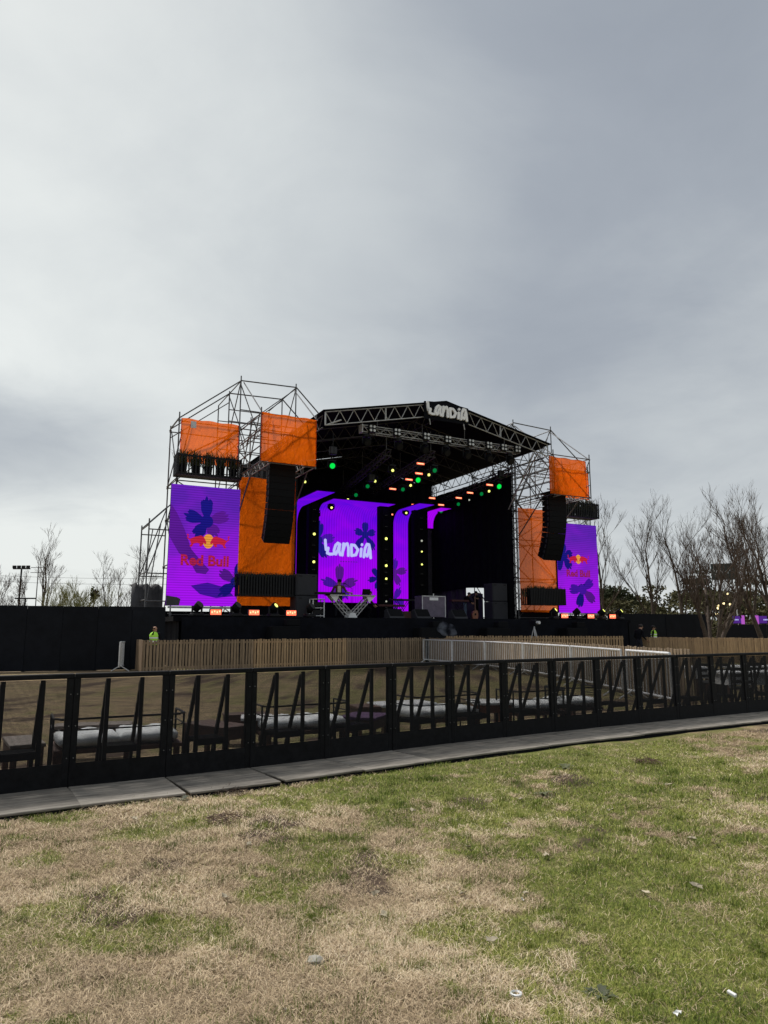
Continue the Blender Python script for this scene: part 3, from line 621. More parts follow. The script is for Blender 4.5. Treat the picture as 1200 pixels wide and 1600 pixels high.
def spot(i, du):
    r = sroot('wash_light', f'{ORD[i]} black wash light from the left under the silver truss', 'stage light', -4.1+du, -2.35, 10.40, 0, 'black wash lights under the front truss')
    MB().tube((0, 0, -.02), (0, 0, -.16), .16, n=10).build('base', BLK, r)
    for s in (-1, 1): MB().bar((s*.2, 0, -.12), (s*.2, 0, -.5), .05, .03).build('yoke', BLK, r)
    mb = MB(); mb.tube((0, .1, -.30), (0, -.16, -.46), .17, .19, n=10); mb.build('head', SPK, r)
    MB().tube((0, -.162, -.462), (0, -.172, -.468), .15, n=10).build('lens', BLK, r)
for i, du in enumerate((.25, 1.9, 3.3, 4.5, 5.7, 7.0, 8.3)): spot(i, du)
# inner trusses running to the back
for u0, u1, z, lb in ((-2.75, -.9, 9.55, 'dark inner truss carrying lamps over the left of the stage'), (-.35, 1.2, 9.75, 'dark inner truss carrying lamps over the middle of the stage'), (4.4, 6.0, 9.45, 'dark inner truss carrying lamps along the right curtain')):
    r = sroot('inner_truss', lb, 'truss', u0, -2.2, z); mb = MB(); lattice(mb, (0, 0, .3), (u1-u0, 9.6, .3), .3, 14, .026, .25, (1, 0, 0)); mb.build('lattice', RIG, r)
    for k in range(3): MB().tube(((u1-u0)*k/2.2, 9.6*k/2.2, .3), ((u1-u0)*k/2.2, 9.6*k/2.2, 1.25), .02).build('hanger', RIG, r)

# hanging lamps: (kind, u, v, z)
LAMPS = [('g',-4.97,-1.05,9.05),('y',-2.05,-1.49,9.05),('y',-1.69,1.12,9.05),('d',-1.45,2.48,9.05),('d',-.95,5.01,9.05),('y',-.77,6.5,9.05),('y',-1.5,7.2,8.62),('y',-2.39,7.2,8.12),('y',-4.81,2.91,9.05),
 ('r',-.92,-2.2,9.35),('r',-.59,-1.47,9.05),('r',-.33,-.01,9.05),('r',.08,2.51,9.05),('d',-.15,-2.2,9.1),('y',-.01,-1.42,9.05),('g',.13,-.12,9.05),('y',.46,1.24,9.05),('d',.62,2.38,9.05),
 ('g',4.77,-.65,9.05),('y',5.06,.67,9.05),('d',5.14,1.5,9.05),('w',5.59,3.39,9.05),('d',5.81,4.88,9.05),('d',5.85,6.92,8.91),('r',4.09,-.76,9.05),('r',4.4,1.52,9.05),('r',4.7,3.12,9.05),('r',5.02,5.56,9.05),
 ('r',3.37,3.88,9.05),('r',3.58,6.3,9.05),('r',3.4,7.2,8.92),('r',2.38,7.2,8.51),('y',4.43,6.67,9.05),('y',3.5,7.2,8.68)]
cnt = {}
PLACE = lambda u: 'over the left of the stage' if u < -.7 else ('over the middle of the stage' if u < 2.2 else 'along the right curtain')
KINDS = {'g': ('bright green', 'green lamps hanging over the stage'), 'd': ('dim green', 'green lamps hanging over the stage'), 'y': ('yellow', 'yellow lamps hanging over the stage'), 'w': ('dim white', 'yellow lamps hanging over the stage'), 'r': ('red', 'red strip lamps hanging over the stage')}
for kd, u, v, z in LAMPS:
    pl = PLACE(u); i = cnt.get((kd, pl), 0); cnt[(kd, pl)] = i+1
    nm, gp = KINDS[kd]
    r = sroot('hanging_lamp' if kd != 'r' else 'strip_lamp', f"{nm} {'strip lamp' if kd == 'r' else 'stage lamp'} {pl}, {ORD[i]} from the front", 'stage light', u, v, z, 0, gp)
    q = Matrix.Rotation(R(-24), 3, 'X')
    MB().tube((0, .05, .18), (0, .05, .55), .018).build('clamp_pole', BLK, r)
    if kd == 'r':
        MB().cbox((0, .08, .03), (.50, .14, .16), .02).build('housing', BLK, r)
        MB().box((0, 0.0, .0), (.40, .02, .085)).build('lens', RED_L, r)
        MB().box((0, -.012, .0), (.30, .012, .035)).build('lamp_core', REDH_L, r)
    else:
        MB().cbox((0, .06, .24), (.34, .26, .10), .02).build('base', BLK, r)
        for s in (-1, 1): MB().bar((s*.20, .06, .20), (s*.20, .06, -.05), .04, .05).build('yoke', BLK, r)
        mb = MB(); mb.tube((0, .26, .10), (0, .0, 0), .16, .19, n=10); mb.build('head', SPK, r)
        rd = {'g': .13, 'd': .105, 'y': .066, 'w': .05}[kd]; m = {'g': GREEN_L, 'd': GREEN_D, 'y': YEL_L, 'w': WHT_L}[kd]
        MB().tube((0, -.005, 0), (0, -.03, -.008), rd, n=12).build('lens', m, r)
for i, (u, v, z) in enumerate(((-5.6, -2.6, 9.35), (-2.3, .3, 9.0), (4.5, -1.2, 9.6))):
    r = sroot('flood_lamp', f'{ORD[i]} square grey flood lamp from the left under the stage roof', 'stage light', u, v, z, 0, 'square flood lamps under the roof')
    MB().cbox((0, 0, 0), (.34, .18, .36), .02).build('housing', BLK, r); MB().box((-.08, -.096, 0), (.13, .012, .30)).build('lens', SPKG, r); MB().box((.08, -.096, 0), (.13, .012, .30)).build('lens', SPKG, r)
    MB().tube((0, 0, .18), (0, 0, .8), .02).build('clamp_pole', BLK, r)

# ------------------------------------------------------------------ PA towers of scaffold tube
def pa_tower(s, label):
    r = sroot('scaffold_tower', label, 'scaffold tower', s*9.0, 1.0, GZ, 0, 'scaffold towers either side of the stage')
    T = lambda u, v, z: (s*u-s*9.0, v-1.0, z-GZ)
    def t(nm, a, b, rr=.027): span(nm, T(*a), T(*b), rr*1.12, r)
    us = (11.75, 9.07, 6.4); vs_ = (.1, 2.1, 4.2); tops = (11.0, 13.1, 13.15)
    for u, tp in zip(us, tops):
        for v in vs_:
            if u > 11 and v > 4: continue
            t('post', (u, v, GZ), (u, v, tp-.06*v))
    for z in (2.2, 4.3, 6.4, 7.95, 10.6):
        for v in vs_:
            for a, b in ((11.75, 9.07), (9.07, 6.4)):
                if a > 11 and v > 4: continue
                t('ledger', (a, v+.04, z), (b, v+.04, z), .024)
        for u in us:
            for a, b in ((.1, 2.1), (2.1, 4.2)):
                if u > 11 and a > 2: continue
                t('transom', (u+.04, a, z+.05), (u+.04, b, z+.05), .024)
    for v in vs_:
        if v < 4: t('raker', (11.75, v-.04, 10.72), (9.07, v-.04, 12.85)); t('ledger', (9.07, v-.05, 12.85), (6.4, v-.05, 12.95)); t('raker', (6.4, v-.04, 12.95), (4.9, v-.04, 11.5))
        if v > 1: t('ledger', (9.07, v, 12.05), (6.4, v, 12.1), .022)
        if 1 < v < 4: t('raker', (11.75, v, 10.3), (9.07, v, 12.4), .022)
        t('ledger', (9.07, v+.05, 11.5), (6.4, v+.05, 11.5), .022)
    for u, z in ((9.07, 12.85), (6.4, 12.95), (11.75, 10.75)):
        for a, b in ((.1, 2.1), (2.1, 4.2)):
            if u < 11 or a < 2: t('transom', (u, a, z), (u, b, z), .024)
    for a, b in (((11.75, .1), (9.07, .1)), ((9.07, .1), (6.4, .1)), ((9.07, 2.1), (6.4, 2.1))):
        for k, (z0, z1) in enumerate(((2.2, 4.3), (4.3, 6.4), (6.4, 7.95), (7.95, 10.6))):
            p, q = (a, b) if k % 2 else (b, a); t('brace', (p[0], p[1]+.08, z0), (q[0], q[1]+.08, z1), .022)
    for u in us:
        for k, (z0, z1) in enumerate(((2.2, 4.3), (4.3, 6.4), (6.4, 7.95), (7.95, 10.6))):
            p, q = (.1, 2.1) if k % 2 else (2.1, .1); t('brace', (u-.05, p, z0), (u-.05, q, z1), .022)
            if u < 11: t('brace', (u-.05, q+2.05, z0), (u-.05, p+2.05, z1), .022)
    for v in (.1, 2.1): t('brace', (9.07, v+.1, 10.6), (6.4, v+.1, 12.9), .022); t('brace', (9.07, v+.12, 12.8), (8.2, v+.12, 10.6), .022)
    t('brace', (9.07, .1, 12.85), (9.07, 2.1, 10.6), .022); t('brace', (6.4, .1, 12.9), (6.4, 2.1, 10.6), .022)
    # cantilever bay that carries the loudspeakers
    for u in (9.0, 6.55):
        t('post', (u, -2.94, 8.35), (u, -2.94, 10.75)); t('post', (u, -1.45, 8.4), (u, -1.45, 10.7), .024)
        for z in (8.42, 9.1, 9.8, 10.5): t('transom', (u, .1, z), (u, -2.94, z), .024)
        t('brace', (u+.06, .1, 10.5), (u+.06, -1.45, 8.42), .022); t('brace', (u+.06, -2.94, 10.5), (u+.06, -1.45, 8.42), .022)
        t('brace', (u-.06, .1, 12.8), (u-.06, -2.94, 10.5), .024); t('brace', (u-.06, .1, 8.42), (u-.06, -1.45, 10.5), .022)
        t('brace', (u, .1, 6.6), (u, -2.0, 8.42), .03)
    for z in (8.42, 9.8, 10.5):
        t('ledger', (9.0, -2.9, z), (6.55, -2.9, z), .024); t('ledger', (9.0, -1.4, z), (6.55, -1.4, z), .024)
    for u in (8.55, 7.0):
        for z in (10.35, 8.75):
            mb = MB(); a, b = Vector(T(u, 2.1, z)), Vector(T(u, -2.9, z)); lattice(mb, a, b, .34, 9, .024); mb.build('lattice_beam', ALU, r)
    for z in (9.3, 9.95):
        for v in (2.1, 4.2): t('ledger', (9.07, v, z), (6.4, v, z), .022)
        for u in (9.07, 6.4): t('transom', (u, .1, z), (u, 4.2, z), .022)
    for v in (2.1, 4.2): t('brace', (9.07, v, 7.95), (6.4, v, 10.6), .022); t('brace', (6.4, v, 7.95), (9.07, v, 10.6), .022)
    t('brace', (11.75, 2.15, 8.0), (9.07, 2.15, 10.6), .022); t('brace', (11.75, .14, 8.9), (9.1, .14, 10.5), .03)
    t('brace', (9.0, -2.86, 8.45), (6.55, -2.86, 10.5), .022)
    if s < 0:
        for v, tp in ((.1, 6.2), (2.1, 6.15)):
            t('post', (12.78, v, GZ), (12.78, v, tp)); t('raker', (12.78, v, 6.0), (11.75, v, 7.05)); t('brace', (12.78, v-.05, 3.9), (11.75, v-.05, 7.0), .024)
            for z in (5.75, 3.9, 2.75): t('ledger', (12.78, v, z), (11.75, v, z), .024)
            t('brace', (12.78, v+.05, 2.2), (12.3, v+.05, 6.0), .022); t('brace', (11.78, v+.07, 7.9), (11.2, v+.07, 10.7), .024)
        for z in (5.95, 3.95, 2.8): t('transom', (12.78, .1, z), (12.78, 2.1, z), .024)
    MB().bbox(T(9.1, .16, GZ), T(6.35, .19, 2.62)).build('base_cladding', BLKM, r); MB().bbox(T(11.9, .4, GZ), T(9.12, .43, 2.35)).build('base_cladding', BLKM, r)
    # couplers
    mb = MB()
    for u in us:
        for v in vs_:
            if u > 11 and v > 4: continue
            for z in (2.2, 4.3, 6.4, 7.95, 10.6): mb.box(T(u, v, z+.02), (.09, .09, .11))
    mb.build('couplers', TUBE, r)
    return r
pa_tower(-1, 'open scaffold tower left of the stage, its top rising to a point')
pa_tower(1, 'open scaffold tower right of the stage beside the curtain')

# tarpaulin-covered bay behind the left tower
r = sroot('tarp_shelter', 'black tarpaulin-covered bay low behind the left scaffold tower', 'shelter', -12.4, 1.8, GZ)
mb = MB(); rngs = random.Random(4); n = 9
vs = []
for k, z in enumerate((0, 1.9, 3.3)):
    for i in range(n): vs.append((-.75+1.3*i/(n-1), -.4+.08*math.sin(i*1.9+k)+.03*k, z+(.14*math.sin(i*2.2) if k == 2 else 0)))
for i in range(n): vs.append((-.75+1.3*i/(n-1), 1.6, 3.35+.1*math.sin(i*2.6)))
mb.add(vs, [(k*n+i, k*n+i+1, (k+1)*n+i+1, (k+1)*n+i) for k in range(3) for i in range(n-1)]); mb.build('tarpaulin', TARP, r, True)
MB().bbox((-.8, -.3, 0), (.6, 1.6, 1.9)).build('lower_box', BLKM, r)

# orange banners
def banner(label, u0, u1, z0, z1, v, seed, sag=.03):
    r = sroot('mesh_banner', label, 'banner', (u0+u1)/2, v, z0, 0, 'orange mesh banners on the scaffold towers'); wd, h = u1-u0, z1-z0; n, k = 22, 22; rng = np.random.default_rng(seed); ph = rng.random(4)*6; mb = MB(); vs = []
    for j in range(k+1):
        for i in range(n+1):
            x_, z_ = i/n, j/k; e = math.sin(math.pi*x_)*math.sin(math.pi*z_)
            pull = .05*math.sin(x_*9+ph[0])*(z_ > .98)*0+(.035*(1-abs(2*z_-1))*(1 if x_ in (0, 1) else 0)*(1 if x_ == 0 else -1))
            vs.append((-wd/2+wd*x_+pull, -sag*e*(1+.8*math.sin(x_*14+ph[1]+z_*4)+.6*math.sin(z_*11+ph[2])), h*z_+.02*math.sin(x_*17+ph[3])*(j == k)))
    mb.add(vs, [(j*(n+1)+i, j*(n+1)+i+1, (j+1)*(n+1)+i+1, (j+1)*(n+1)+i) for j in range(k) for i in range(n)]); mb.build('mesh_cloth', ORANGE, r, True)
    mb = MB()
    for x_ in (-wd/2+.02, wd/2-.02):
        for q in range(5): mb.box((x_, .02, h*(.04+q*.23)), (.05, .06, .03))
    mb.build('tie', BLK, r)
    for x_, a, b in ((-wd/2+.015, 0, 0), (wd/2-.015, 0, 0)): MB().box((x_, -.004, h/2), (.03, .004, h-.04)).build('hem', ORANGE, r)
    return r
b1 = banner('upper orange mesh banner above the planter box on the outer left scaffold', -11.68, -9.12, 8.75, 10.72, .04, 1)
MB().box((-.75, -.03, 1.72), (.24, .01, .30)).build('notice', GALV, b1)
banner('orange mesh banner above the loudspeaker stack left of the stage roof', -9.0, -6.54, 8.45, 10.52, -2.98, 2)
banner('tall orange mesh banner behind the hanging loudspeakers on the left', -9.04, -6.36, 2.62, 8.36, .0, 3, .05)
banner('upper orange mesh banner in front of the outer right scaffold', 6.22, 8.70, 8.42, 10.36, -2.98, 4)
banner('orange mesh banner above the planter box on the outer right scaffold', 9.1, 11.7, 9.0, 10.7, .04, 5)
banner('tall orange mesh banner behind the hanging loudspeakers on the right', 6.46, 9.1, 2.5, 8.15, .0, 6, .09)

# planters of dark slats with grasses
def planter(label, u0, u1, z0, h, v0, seed, dense):
    r = sroot('slatted_planter', label, 'planter', (u0+u1)/2, v0, z0, 0, 'slatted black planter boxes on the scaffold'); wd = u1-u0; dp = .78; rng = random.Random(seed)
    n = 22 if dense else 19
    slat = MB().box((0, 0, h/2), (.075 if dense else .055, .025, h)).mesh('slat', BLK)
    for i in range(n): put('slat', slat, r, Matrix.Translation((-wd/2+.04+(wd-.08)*i/(n-1), -.02+rng.uniform(-.004, .004), rng.uniform(-.01, .01))))
    for s in (-1, 1):
        for j in range(5): put('slat', slat, r, Matrix.Translation((s*(wd/2+.014), .08+j*.15, 0)) @ Matrix.Rotation(R(90), 4, 'Z'))
    for z in (.06, h-.07): MB().bbox((-wd/2, .0, z-.04), (wd/2, .03, z+.04)).build('rail', BLK, r)
    MB().bbox((-wd/2, .0, 0.0), (wd/2, dp, .04)).build('floor_board', BLK, r)
    if dense: MB().bbox((-wd/2+.02, .045, .04), (wd/2-.02, .06, h-.06)).build('liner', BLKM, r)
    for q in range(5):
        x_ = -wd/2+.3+q*(wd-.6)/4
        mb = MB(); mb.tube((x_, .36, .04), (x_, .36, h*.55), .15, .19, n=8); mb.build('pot', BLKM, r)
        mb = MB()
        for b in range(150 if dense else 110):
            a = rng.uniform(0, 6.28); l = rng.uniform(.55, 1.25)*(.72 if dense else .85); le = rng.uniform(.1, .55); x0 = x_+rng.gauss(0, .16 if dense else .10); y0 = .36+rng.gauss(0, .10); z1 = h*.5
            d = Vector((math.cos(a)*le, math.sin(a)*le, 1)).normalized(); p1 = Vector((x0, y0, z1))+d*l*.6; p2 = p1+Vector((d.x*1.6, d.y*1.6, .35))*l*.4; sd_ = Vector((-d.y, d.x, 0))*.5+Vector((.012, 0, 0))
            sd_ = sd_.normalized()*.014
            mb.add([Vector((x0, y0, z1))-sd_, Vector((x0, y0, z1))+sd_, p1+sd_, p1-sd_, p2], [(0,1,2,3),(3,2,4)])
        mb.build('grasses', LEAFD, r)
    return r
planter('black slatted planter box high on the outer left scaffold', -11.92, -9.16, 8.04, .90, -.80, 1, False)
planter('black slatted planter box low on the left under the loudspeakers', -9.12, -6.42, 3.0, .95, -.84, 2, True)
planter('black slatted planter box high on the outer right scaffold', 9.15, 11.6, 7.78, .85, -.80, 3, False)
planter('black slatted planter box low on the right under the loudspeakers', 6.45, 8.85, 2.86, .88, -.84, 4, True)

# line arrays
def line_array(label, uc, v, ztop, n=12):
    r = sroot('line_array', label, 'loudspeaker', uc, v, ztop, 0, 'hanging loudspeaker stacks'); pos = Vector((0, 0, 0)); h = .292
    MB().cbox((0, .25, .10), (1.1, .9, .10), .01).build('bumper_frame', BLK, r)
    for s in (-1, 1): MB().tube((s*.3, .2, .12), (s*.3, .2, .55), .02).build('chain', TUBE, r)
    MB().tube((-.75, -.1, .22), (.75, -.1, .22), .03).build('lifting_bar', TUBE, r)
    y, z = 0.0, 0.0
    for i in range(n):
        t = R(.6+max(0, i-3)*3.1); q = Matrix.Rotation(t, 3, 'X')
        # cabinet tilted so that its face looks further down
        c = Vector((0, y, z))
        mb = MB(); P = [(-.33, -.001), (-.33, -h+.005), (.28, -h+.03), (.28, -.03)]
        hw = .57
        vs = [q @ Vector((sx*hw*(1 if p[0] < 0 else .92), p[0]+.33, p[1]))+c for sx in (-1, 1) for p in P]
        mb.add(vs, [(0,1,2,3),(7,6,5,4),(0,4,5,1),(1,5,6,2),(2,6,7,3),(3,7,4,0)]); cb = mb.build('cabinet', SPK, r)
        mb = MB(); mb.add([q @ Vector((sx*hw*.97, .0-.012, zz))+c for sx, zz in ((-1,-.006),(1,-.006),(1,-h+.010),(-1,-h+.010))]+[q @ Vector((sx*hw*.97, .0-.002, zz))+c for sx, zz in ((-1,-.006),(1,-.006),(1,-h+.010),(-1,-h+.010))], [(3,2,1,0),(0,1,5,4),(1,2,6,5),(2,3,7,6),(3,0,4,7)]); mb.build('grille', SPK, cb)
        for s in (-1, 1):
            mb = MB(); mb.box(q @ Vector((s*(hw+.012), .10, -h/2))+c, (.02, .10, h*.7), q); mb.build('rigging_plate', SPKG, cb)
        d = q @ Vector((0, 0, -h)); y += d.y; z += d.z
    return r
line_array('tall curved stack of black loudspeakers hanging left of the stage', -7.78, -2.3, 8.62)
line_array('tall curved stack of black loudspeakers hanging right of the stage', 7.28, -2.3, 8.55)

# lights along the lip of the towers
def floor_red(label, u):
    r = sroot('strobe_lamp', label, 'stage light', u, -2.7, 2.085, 0, 'red strobe lamps on the stage lip')
    MB().cbox((0, .07, .16), (.46, .16, .28), .02).build('housing', BLK, r); MB().box((0, -.02, .17), (.42, .012, .20)).build('lens', RED_L, r)
    for k in range(4): MB().box((-.15+k*.10, -.03, .17+.03*(k % 2)), (.05, .008, .07)).build('lamp_core', REDH_L, r)
    MB().box((0, .05, .01), (.36, .12, .02)).build('foot', BLK, r)
def floor_head(label, u, lit=None, v=-2.7, rz=0.3):
    r = sroot('moving_head_light', label, 'stage light', u, v, 2.085, rz, 'moving head lamps on the stage lip')
    MB().cbox((0, 0, .07), (.46, .34, .13), .03).build('base', BLK, r)
    for s in (-1, 1): MB().bar((s*.20, 0, .12), (s*.20, 0, .40), .06, .05).build('yoke', BLK, r)
    mb = MB(); mb.tube((.0, .14, .28), (.06, -.10, .46), .15, .17, n=10); mb.build('head', SPK, r, True)
    MB().tube((.06, -.105, .464), (.065, -.118, .474), .145 if not lit else .09, n=12).build('lens', lit or SPKG, r)
for i, u in enumerate((-10.53, -8.99, -7.42)): floor_red(f'glowing red lamp on the left stage lip, {ORD[i]} from the left', u)
for i, u in enumerate((7.08, 8.82, 10.32)): floor_red(f'glowing red lamp on the right stage lip, {ORD[i]} from the left', u)
for i, (u, l) in enumerate(((-11.26, None), (-9.75, None), (-8.19, YEL_L), (-6.61, None))): floor_head(f'black moving head lamp on the left stage lip, {ORD[i]} from the left' + (', lit yellow' if l else ''), u, l)
for i, (u, l) in enumerate(((6.38, YEL_L), (7.88, None), (9.57, YEL_L), (10.82, YEL_L))): floor_head(f'black moving head lamp on the right stage lip, {ORD[i]} from the left' + (', lit yellow' if l else ''), u, l)

# ------------------------------------------------------------------ people
def person(name_label, cat, loc, rz, k, J, top, legs, shoes, extras=None, group=None, hair=HAIRB, bald=False):
    """one continuous skinned figure from joints J; local frame: x right, -y forward, z up, feet at z=0"""
    names = ['pelvis', 'belly', 'chest', 'neck', 'head', 'crown', 'sho_r', 'elb_r', 'wri_r', 'sho_l', 'elb_l', 'wri_l', 'hip_r', 'kne_r', 'ank_r', 'toe_r', 'hip_l', 'kne_l', 'ank_l', 'toe_l', 'pal_r', 'pal_l']
    rad = dict(pelvis=(.15, .115), belly=(.145, .11), chest=(.165, .12), neck=(.058, .06), head=(.078, .09), crown=(.07, .085), sho_r=(.068, .068), elb_r=(.045, .045), wri_r=(.031, .031), hip_r=(.088, .088), kne_r=(.06, .06), ank_r=(.043, .043), toe_r=(.042, .032), pal_r=(.040, .022))
    for a in list(rad):
        if a.endswith('_r'): rad[a[:-1]+'l'] = rad[a]
    for s in 'rl':
        d = (Vector(J['wri_'+s])-Vector(J['elb_'+s])).normalized(); J['pal_'+s] = tuple(Vector(J['wri_'+s])+d*.085)
        a = Vector(J['ank_'+s]); J.setdefault('toe_'+s, (a.x, a.y-.17, .035))
    edges = [('pelvis', 'belly'), ('belly', 'chest'), ('chest', 'neck'), ('neck', 'head'), ('head', 'crown')]
    for s in 'rl': edges += [('chest', 'sho_'+s), ('sho_'+s, 'elb_'+s), ('elb_'+s, 'wri_'+s), ('wri_'+s, 'pal_'+s), ('pelvis', 'hip_'+s), ('hip_'+s, 'kne_'+s), ('kne_'+s, 'ank_'+s), ('ank_'+s, 'toe_'+s)]
    me = bpy.data.meshes.new('skeleton'); me.from_pydata([J[n] for n in names], [(names.index(a), names.index(b)) for a, b in edges], [])
    ob = bpy.data.objects.new('skeleton', me); col.objects.link(ob)
    mod = ob.modifiers.new('skin', 'SKIN'); sub = ob.modifiers.new('smooth', 'SUBSURF'); sub.levels = sub.render_levels = 1
    for i, n in enumerate(names): sv = me.skin_vertices[0].data[i]; sv.radius = rad[n]; sv.use_root = (n == 'pelvis')
    dg = bpy.context.evaluated_depsgraph_get(); bm_ = bpy.data.meshes.new_from_object(ob.evaluated_get(dg)); bpy.data.objects.remove(ob)
    bm = bmesh.new(); bm.from_mesh(bm_)
    # nose and ears drawn out of the head, five fingers on each palm
    H = Vector(J['head']); Fd = Vector(J.get('face', (0, -1, 0))).normalized(); Sd = Fd.cross(Vector((0, 0, 1))).normalized()
    extra = MB()
    extra.tube(H+Fd*.075+Vector((0, 0, .035)), H+Fd*.115+Vector((0, 0, -.008)), .010, .018, n=5)
    for s_ in (-1, 1): extra.ball(H+Sd*s_*.085+Vector((0, 0, .01)), .016, .022, .032, 6, 4)
    for s_ in 'rl':
        pw = Vector(J['wri_'+s_]); pp = Vector(J['pal_'+s_]); d = (pp-pw).normalized(); sd_ = d.cross(Vector((0, 1, 0.2))).normalized(); cu = sd_.cross(d).normalized()
        for q, (of, ln) in enumerate(((-.028, .070), (-.010, .080), (.010, .076), (.028, .058))):
            a = pp+sd_*of; b = a+d*ln*.55; c = b+(d*.6-cu*.8).normalized()*ln*.5; extra.tube(a-d*.03, b, .010, .009, n=5); extra.tube(b, c, .009, .007, n=5)
        a = pw+d*.03+sd_*-.03; b = a+(d*.6-sd_*.8)*.05; extra.tube(a, b, .012, .010, n=5); extra.tube(b, b+d*.035, .010, .008, n=5)
    vb = [bm.verts.new(p) for p in extra.v]
    for f in extra.f:
        try: bm.faces.new([vb[i] for i in f])
        except ValueError: pass
    me2 = bpy.data.meshes.new('person'); bm.to_mesh(me2); bm.free(); bpy.data.meshes.remove(bm_)
    for m in (SKIN, top, legs, shoes): me2.materials.append(m)
    segs = [(Vector(J[a]), Vector(J[b]), a, b) for a, b in edges]
    nbody = len(me2.vertices)-len(extra.v)
    for p in me2.polygons:
        p.use_smooth = True
        if p.vertices[0] >= nbody: p.material_index = 0; continue
        c = p.center; best = 9; key = None
        for a, b, na, nb in segs:
            ab = b-a; t = max(0, min(1, (c-a).dot(ab)/max(ab.length_squared, 1e-9))); dd = (c-(a+ab*t)).length-.5*(rad[na][0]*(1-t)+rad[nb][0]*t)
            if dd < best: best = dd; key = (na, nb, t)
        na, nb, t = key
        if nb in ('head', 'crown'): mi = 0
        elif nb.startswith(('pal',)) or (nb.startswith('wri') and t > (.15 if J.get('short') else .85)): mi = 0
        elif nb.startswith(('kne', 'ank', 'hip')) or (na == 'pelvis' and c.z < J['pelvis'][2]+.06): mi = 2
        elif nb.startswith('toe'): mi = 3
        else: mi = 1
        p.material_index = mi
    o = put('person', me2); o.location = loc; o.rotation_euler = (0, 0, rz); o.scale = (k, k, k); tag(o, name_label, 'person', group)
    if not bald:
        mb = MB(); mb.ball(H-Fd*.018+Vector((0, 0, .075)), .098, .108, .088, 12, 7); mb.build('hair', hair, o, True)
    for s_ in (-1, 1): MB().ball(H+Fd*.083+Sd*s_*.033+Vector((0, 0, .028)), .013, .010, .010, 6, 4).build('eye', BLKM, o)
    mb = MB(); mb.box(H+Fd*.088+Vector((0, 0, -.045)), (.05, .012, .012), Fd.to_track_quat('-Y', 'Z').to_matrix()); mb.build('mouth', MAROON, o)
    return o, H, Fd, Sd
def stand(**kw):
    J = dict(pelvis=(0, 0, .95), belly=(0, .0, 1.12), chest=(0, .0, 1.34), neck=(0, .01, 1.50), head=(0, -.01, 1.60), crown=(0, 0, 1.71), sho_r=(.19, 0, 1.42), elb_r=(.25, .03, 1.14), wri_r=(.24, -.08, .90), sho_l=(-.19, 0, 1.42), elb_l=(-.25, .03, 1.14), wri_l=(-.24, -.08, .90), hip_r=(.095, 0, .90), kne_r=(.11, -.02, .49), ank_r=(.12, .03, .08), hip_l=(-.095, 0, .90), kne_l=(-.11, -.02, .49), ank_l=(-.12, .03, .08))
    J.update(kw); return J
def vest(o, J):
    mb = MB(); n = 14; vs = []; prof = [(1.0, .185, .145), (1.12, .185, .145), (1.26, .20, .155), (1.38, .215, .150), (1.455, .16, .115), (1.50, .075, .085)]
    for z, a, b in prof: vs += [(a*math.cos(2*math.pi*i/n), b*math.sin(2*math.pi*i/n), z) for i in range(n)]
    fs = [(k*n+i, k*n+(i+1) % n, (k+1)*n+(i+1) % n, (k+1)*n+i) for k in range(len(prof)-1) for i in range(n) if not (k >= 3 and i in (10,))]
    mb.add(vs, fs); v = mb.build('safety_vest', VEST, o, True)
    for z in (1.10, 1.24):
        mb = MB(); mb.add([(.203*math.cos(2*math.pi*i/n), .162*math.sin(2*math.pi*i/n), z+dz) for dz in (0, .05) for i in range(n)], [(i, (i+1) % n, n+(i+1) % n, n+i) for i in range(n)]); mb.build('reflective_band', SIGNW, v)
Jg = stand(wri_r=(.05, -.20, 1.05), elb_r=(.27, -.02, 1.14), wri_l=(-.05, -.21, 1.07), elb_l=(-.27, -.02, 1.14))
o, H, Fd, Sd = person('guard in a lime safety vest and sunglasses standing behind the timber fence at left', 'person', (-8.93, 28.05, 0), R(-15), 1.0, Jg, BLKM, NAVY, BLKM, bald=True)
vest(o, Jg); MB().box(H+Fd*.094+Vector((0, 0, .028)), (.14, .02, .04)).build('sunglasses', BLKM, o)
o, H, Fd, Sd = person('guard in a lime vest far right, turned sideways beside the black hoarding', 'person', (15.55, 41.5, 0), R(60), 1.03, stand(), BLKM, NAVY, BLKM); vest(o, stand())
Jb = stand(belly=(0, .02, 1.12), chest=(0, -.05, 1.33), neck=(0, -.10, 1.48), head=(0, -.17, 1.56), crown=(0, -.18, 1.67), wri_r=(.30, -.25, 1.0), wri_l=(-.26, -.22, .95), sho_r=(.21, -.05, 1.41), sho_l=(-.21, -.05, 1.41))
person('person dressed in black beyond the right timber fence, head bowed', 'person', (13.1, 37.0, 0), R(120), 1.08, Jb, BLKM, NAVY, BLKM)
Jd = stand(chest=(0, -.05, 1.33), neck=(0, -.09, 1.48), head=(.01, -.14, 1.57), crown=(.01, -.15, 1.68), elb_r=(.32, -.10, 1.16), wri_r=(.50, -.36, 1.10), elb_l=(-.32, .02, 1.13), wri_l=(-.20, -.30, 1.06), sho_r=(.20, -.04, 1.41), sho_l=(-.20, -.04, 1.41), short=True, face=(.05, -1, -.25))
o, H, Fd, Sd = person('keyboard player in a maroon jacket and dark cap behind the truss desk', 'person', W(-4.62, -1.15, 2.09), A+R(-18), 1.12, Jd, MAROON, NAVY, BLKM)
mb = MB(); mb.add([(-.07, -.195, 1.42), (.07, -.195, 1.42), (.08, -.165, 1.0), (-.08, -.165, 1.0), (-.07, -.15, 1.42), (.07, -.15, 1.42), (.08, -.12, 1.0), (-.08, -.12, 1.0)], [(3,2,1,0),(0,1,5,4),(1,2,6,5),(2,3,7,6),(3,0,4,7)]); mb.build('shirt_front', CREAM, o)
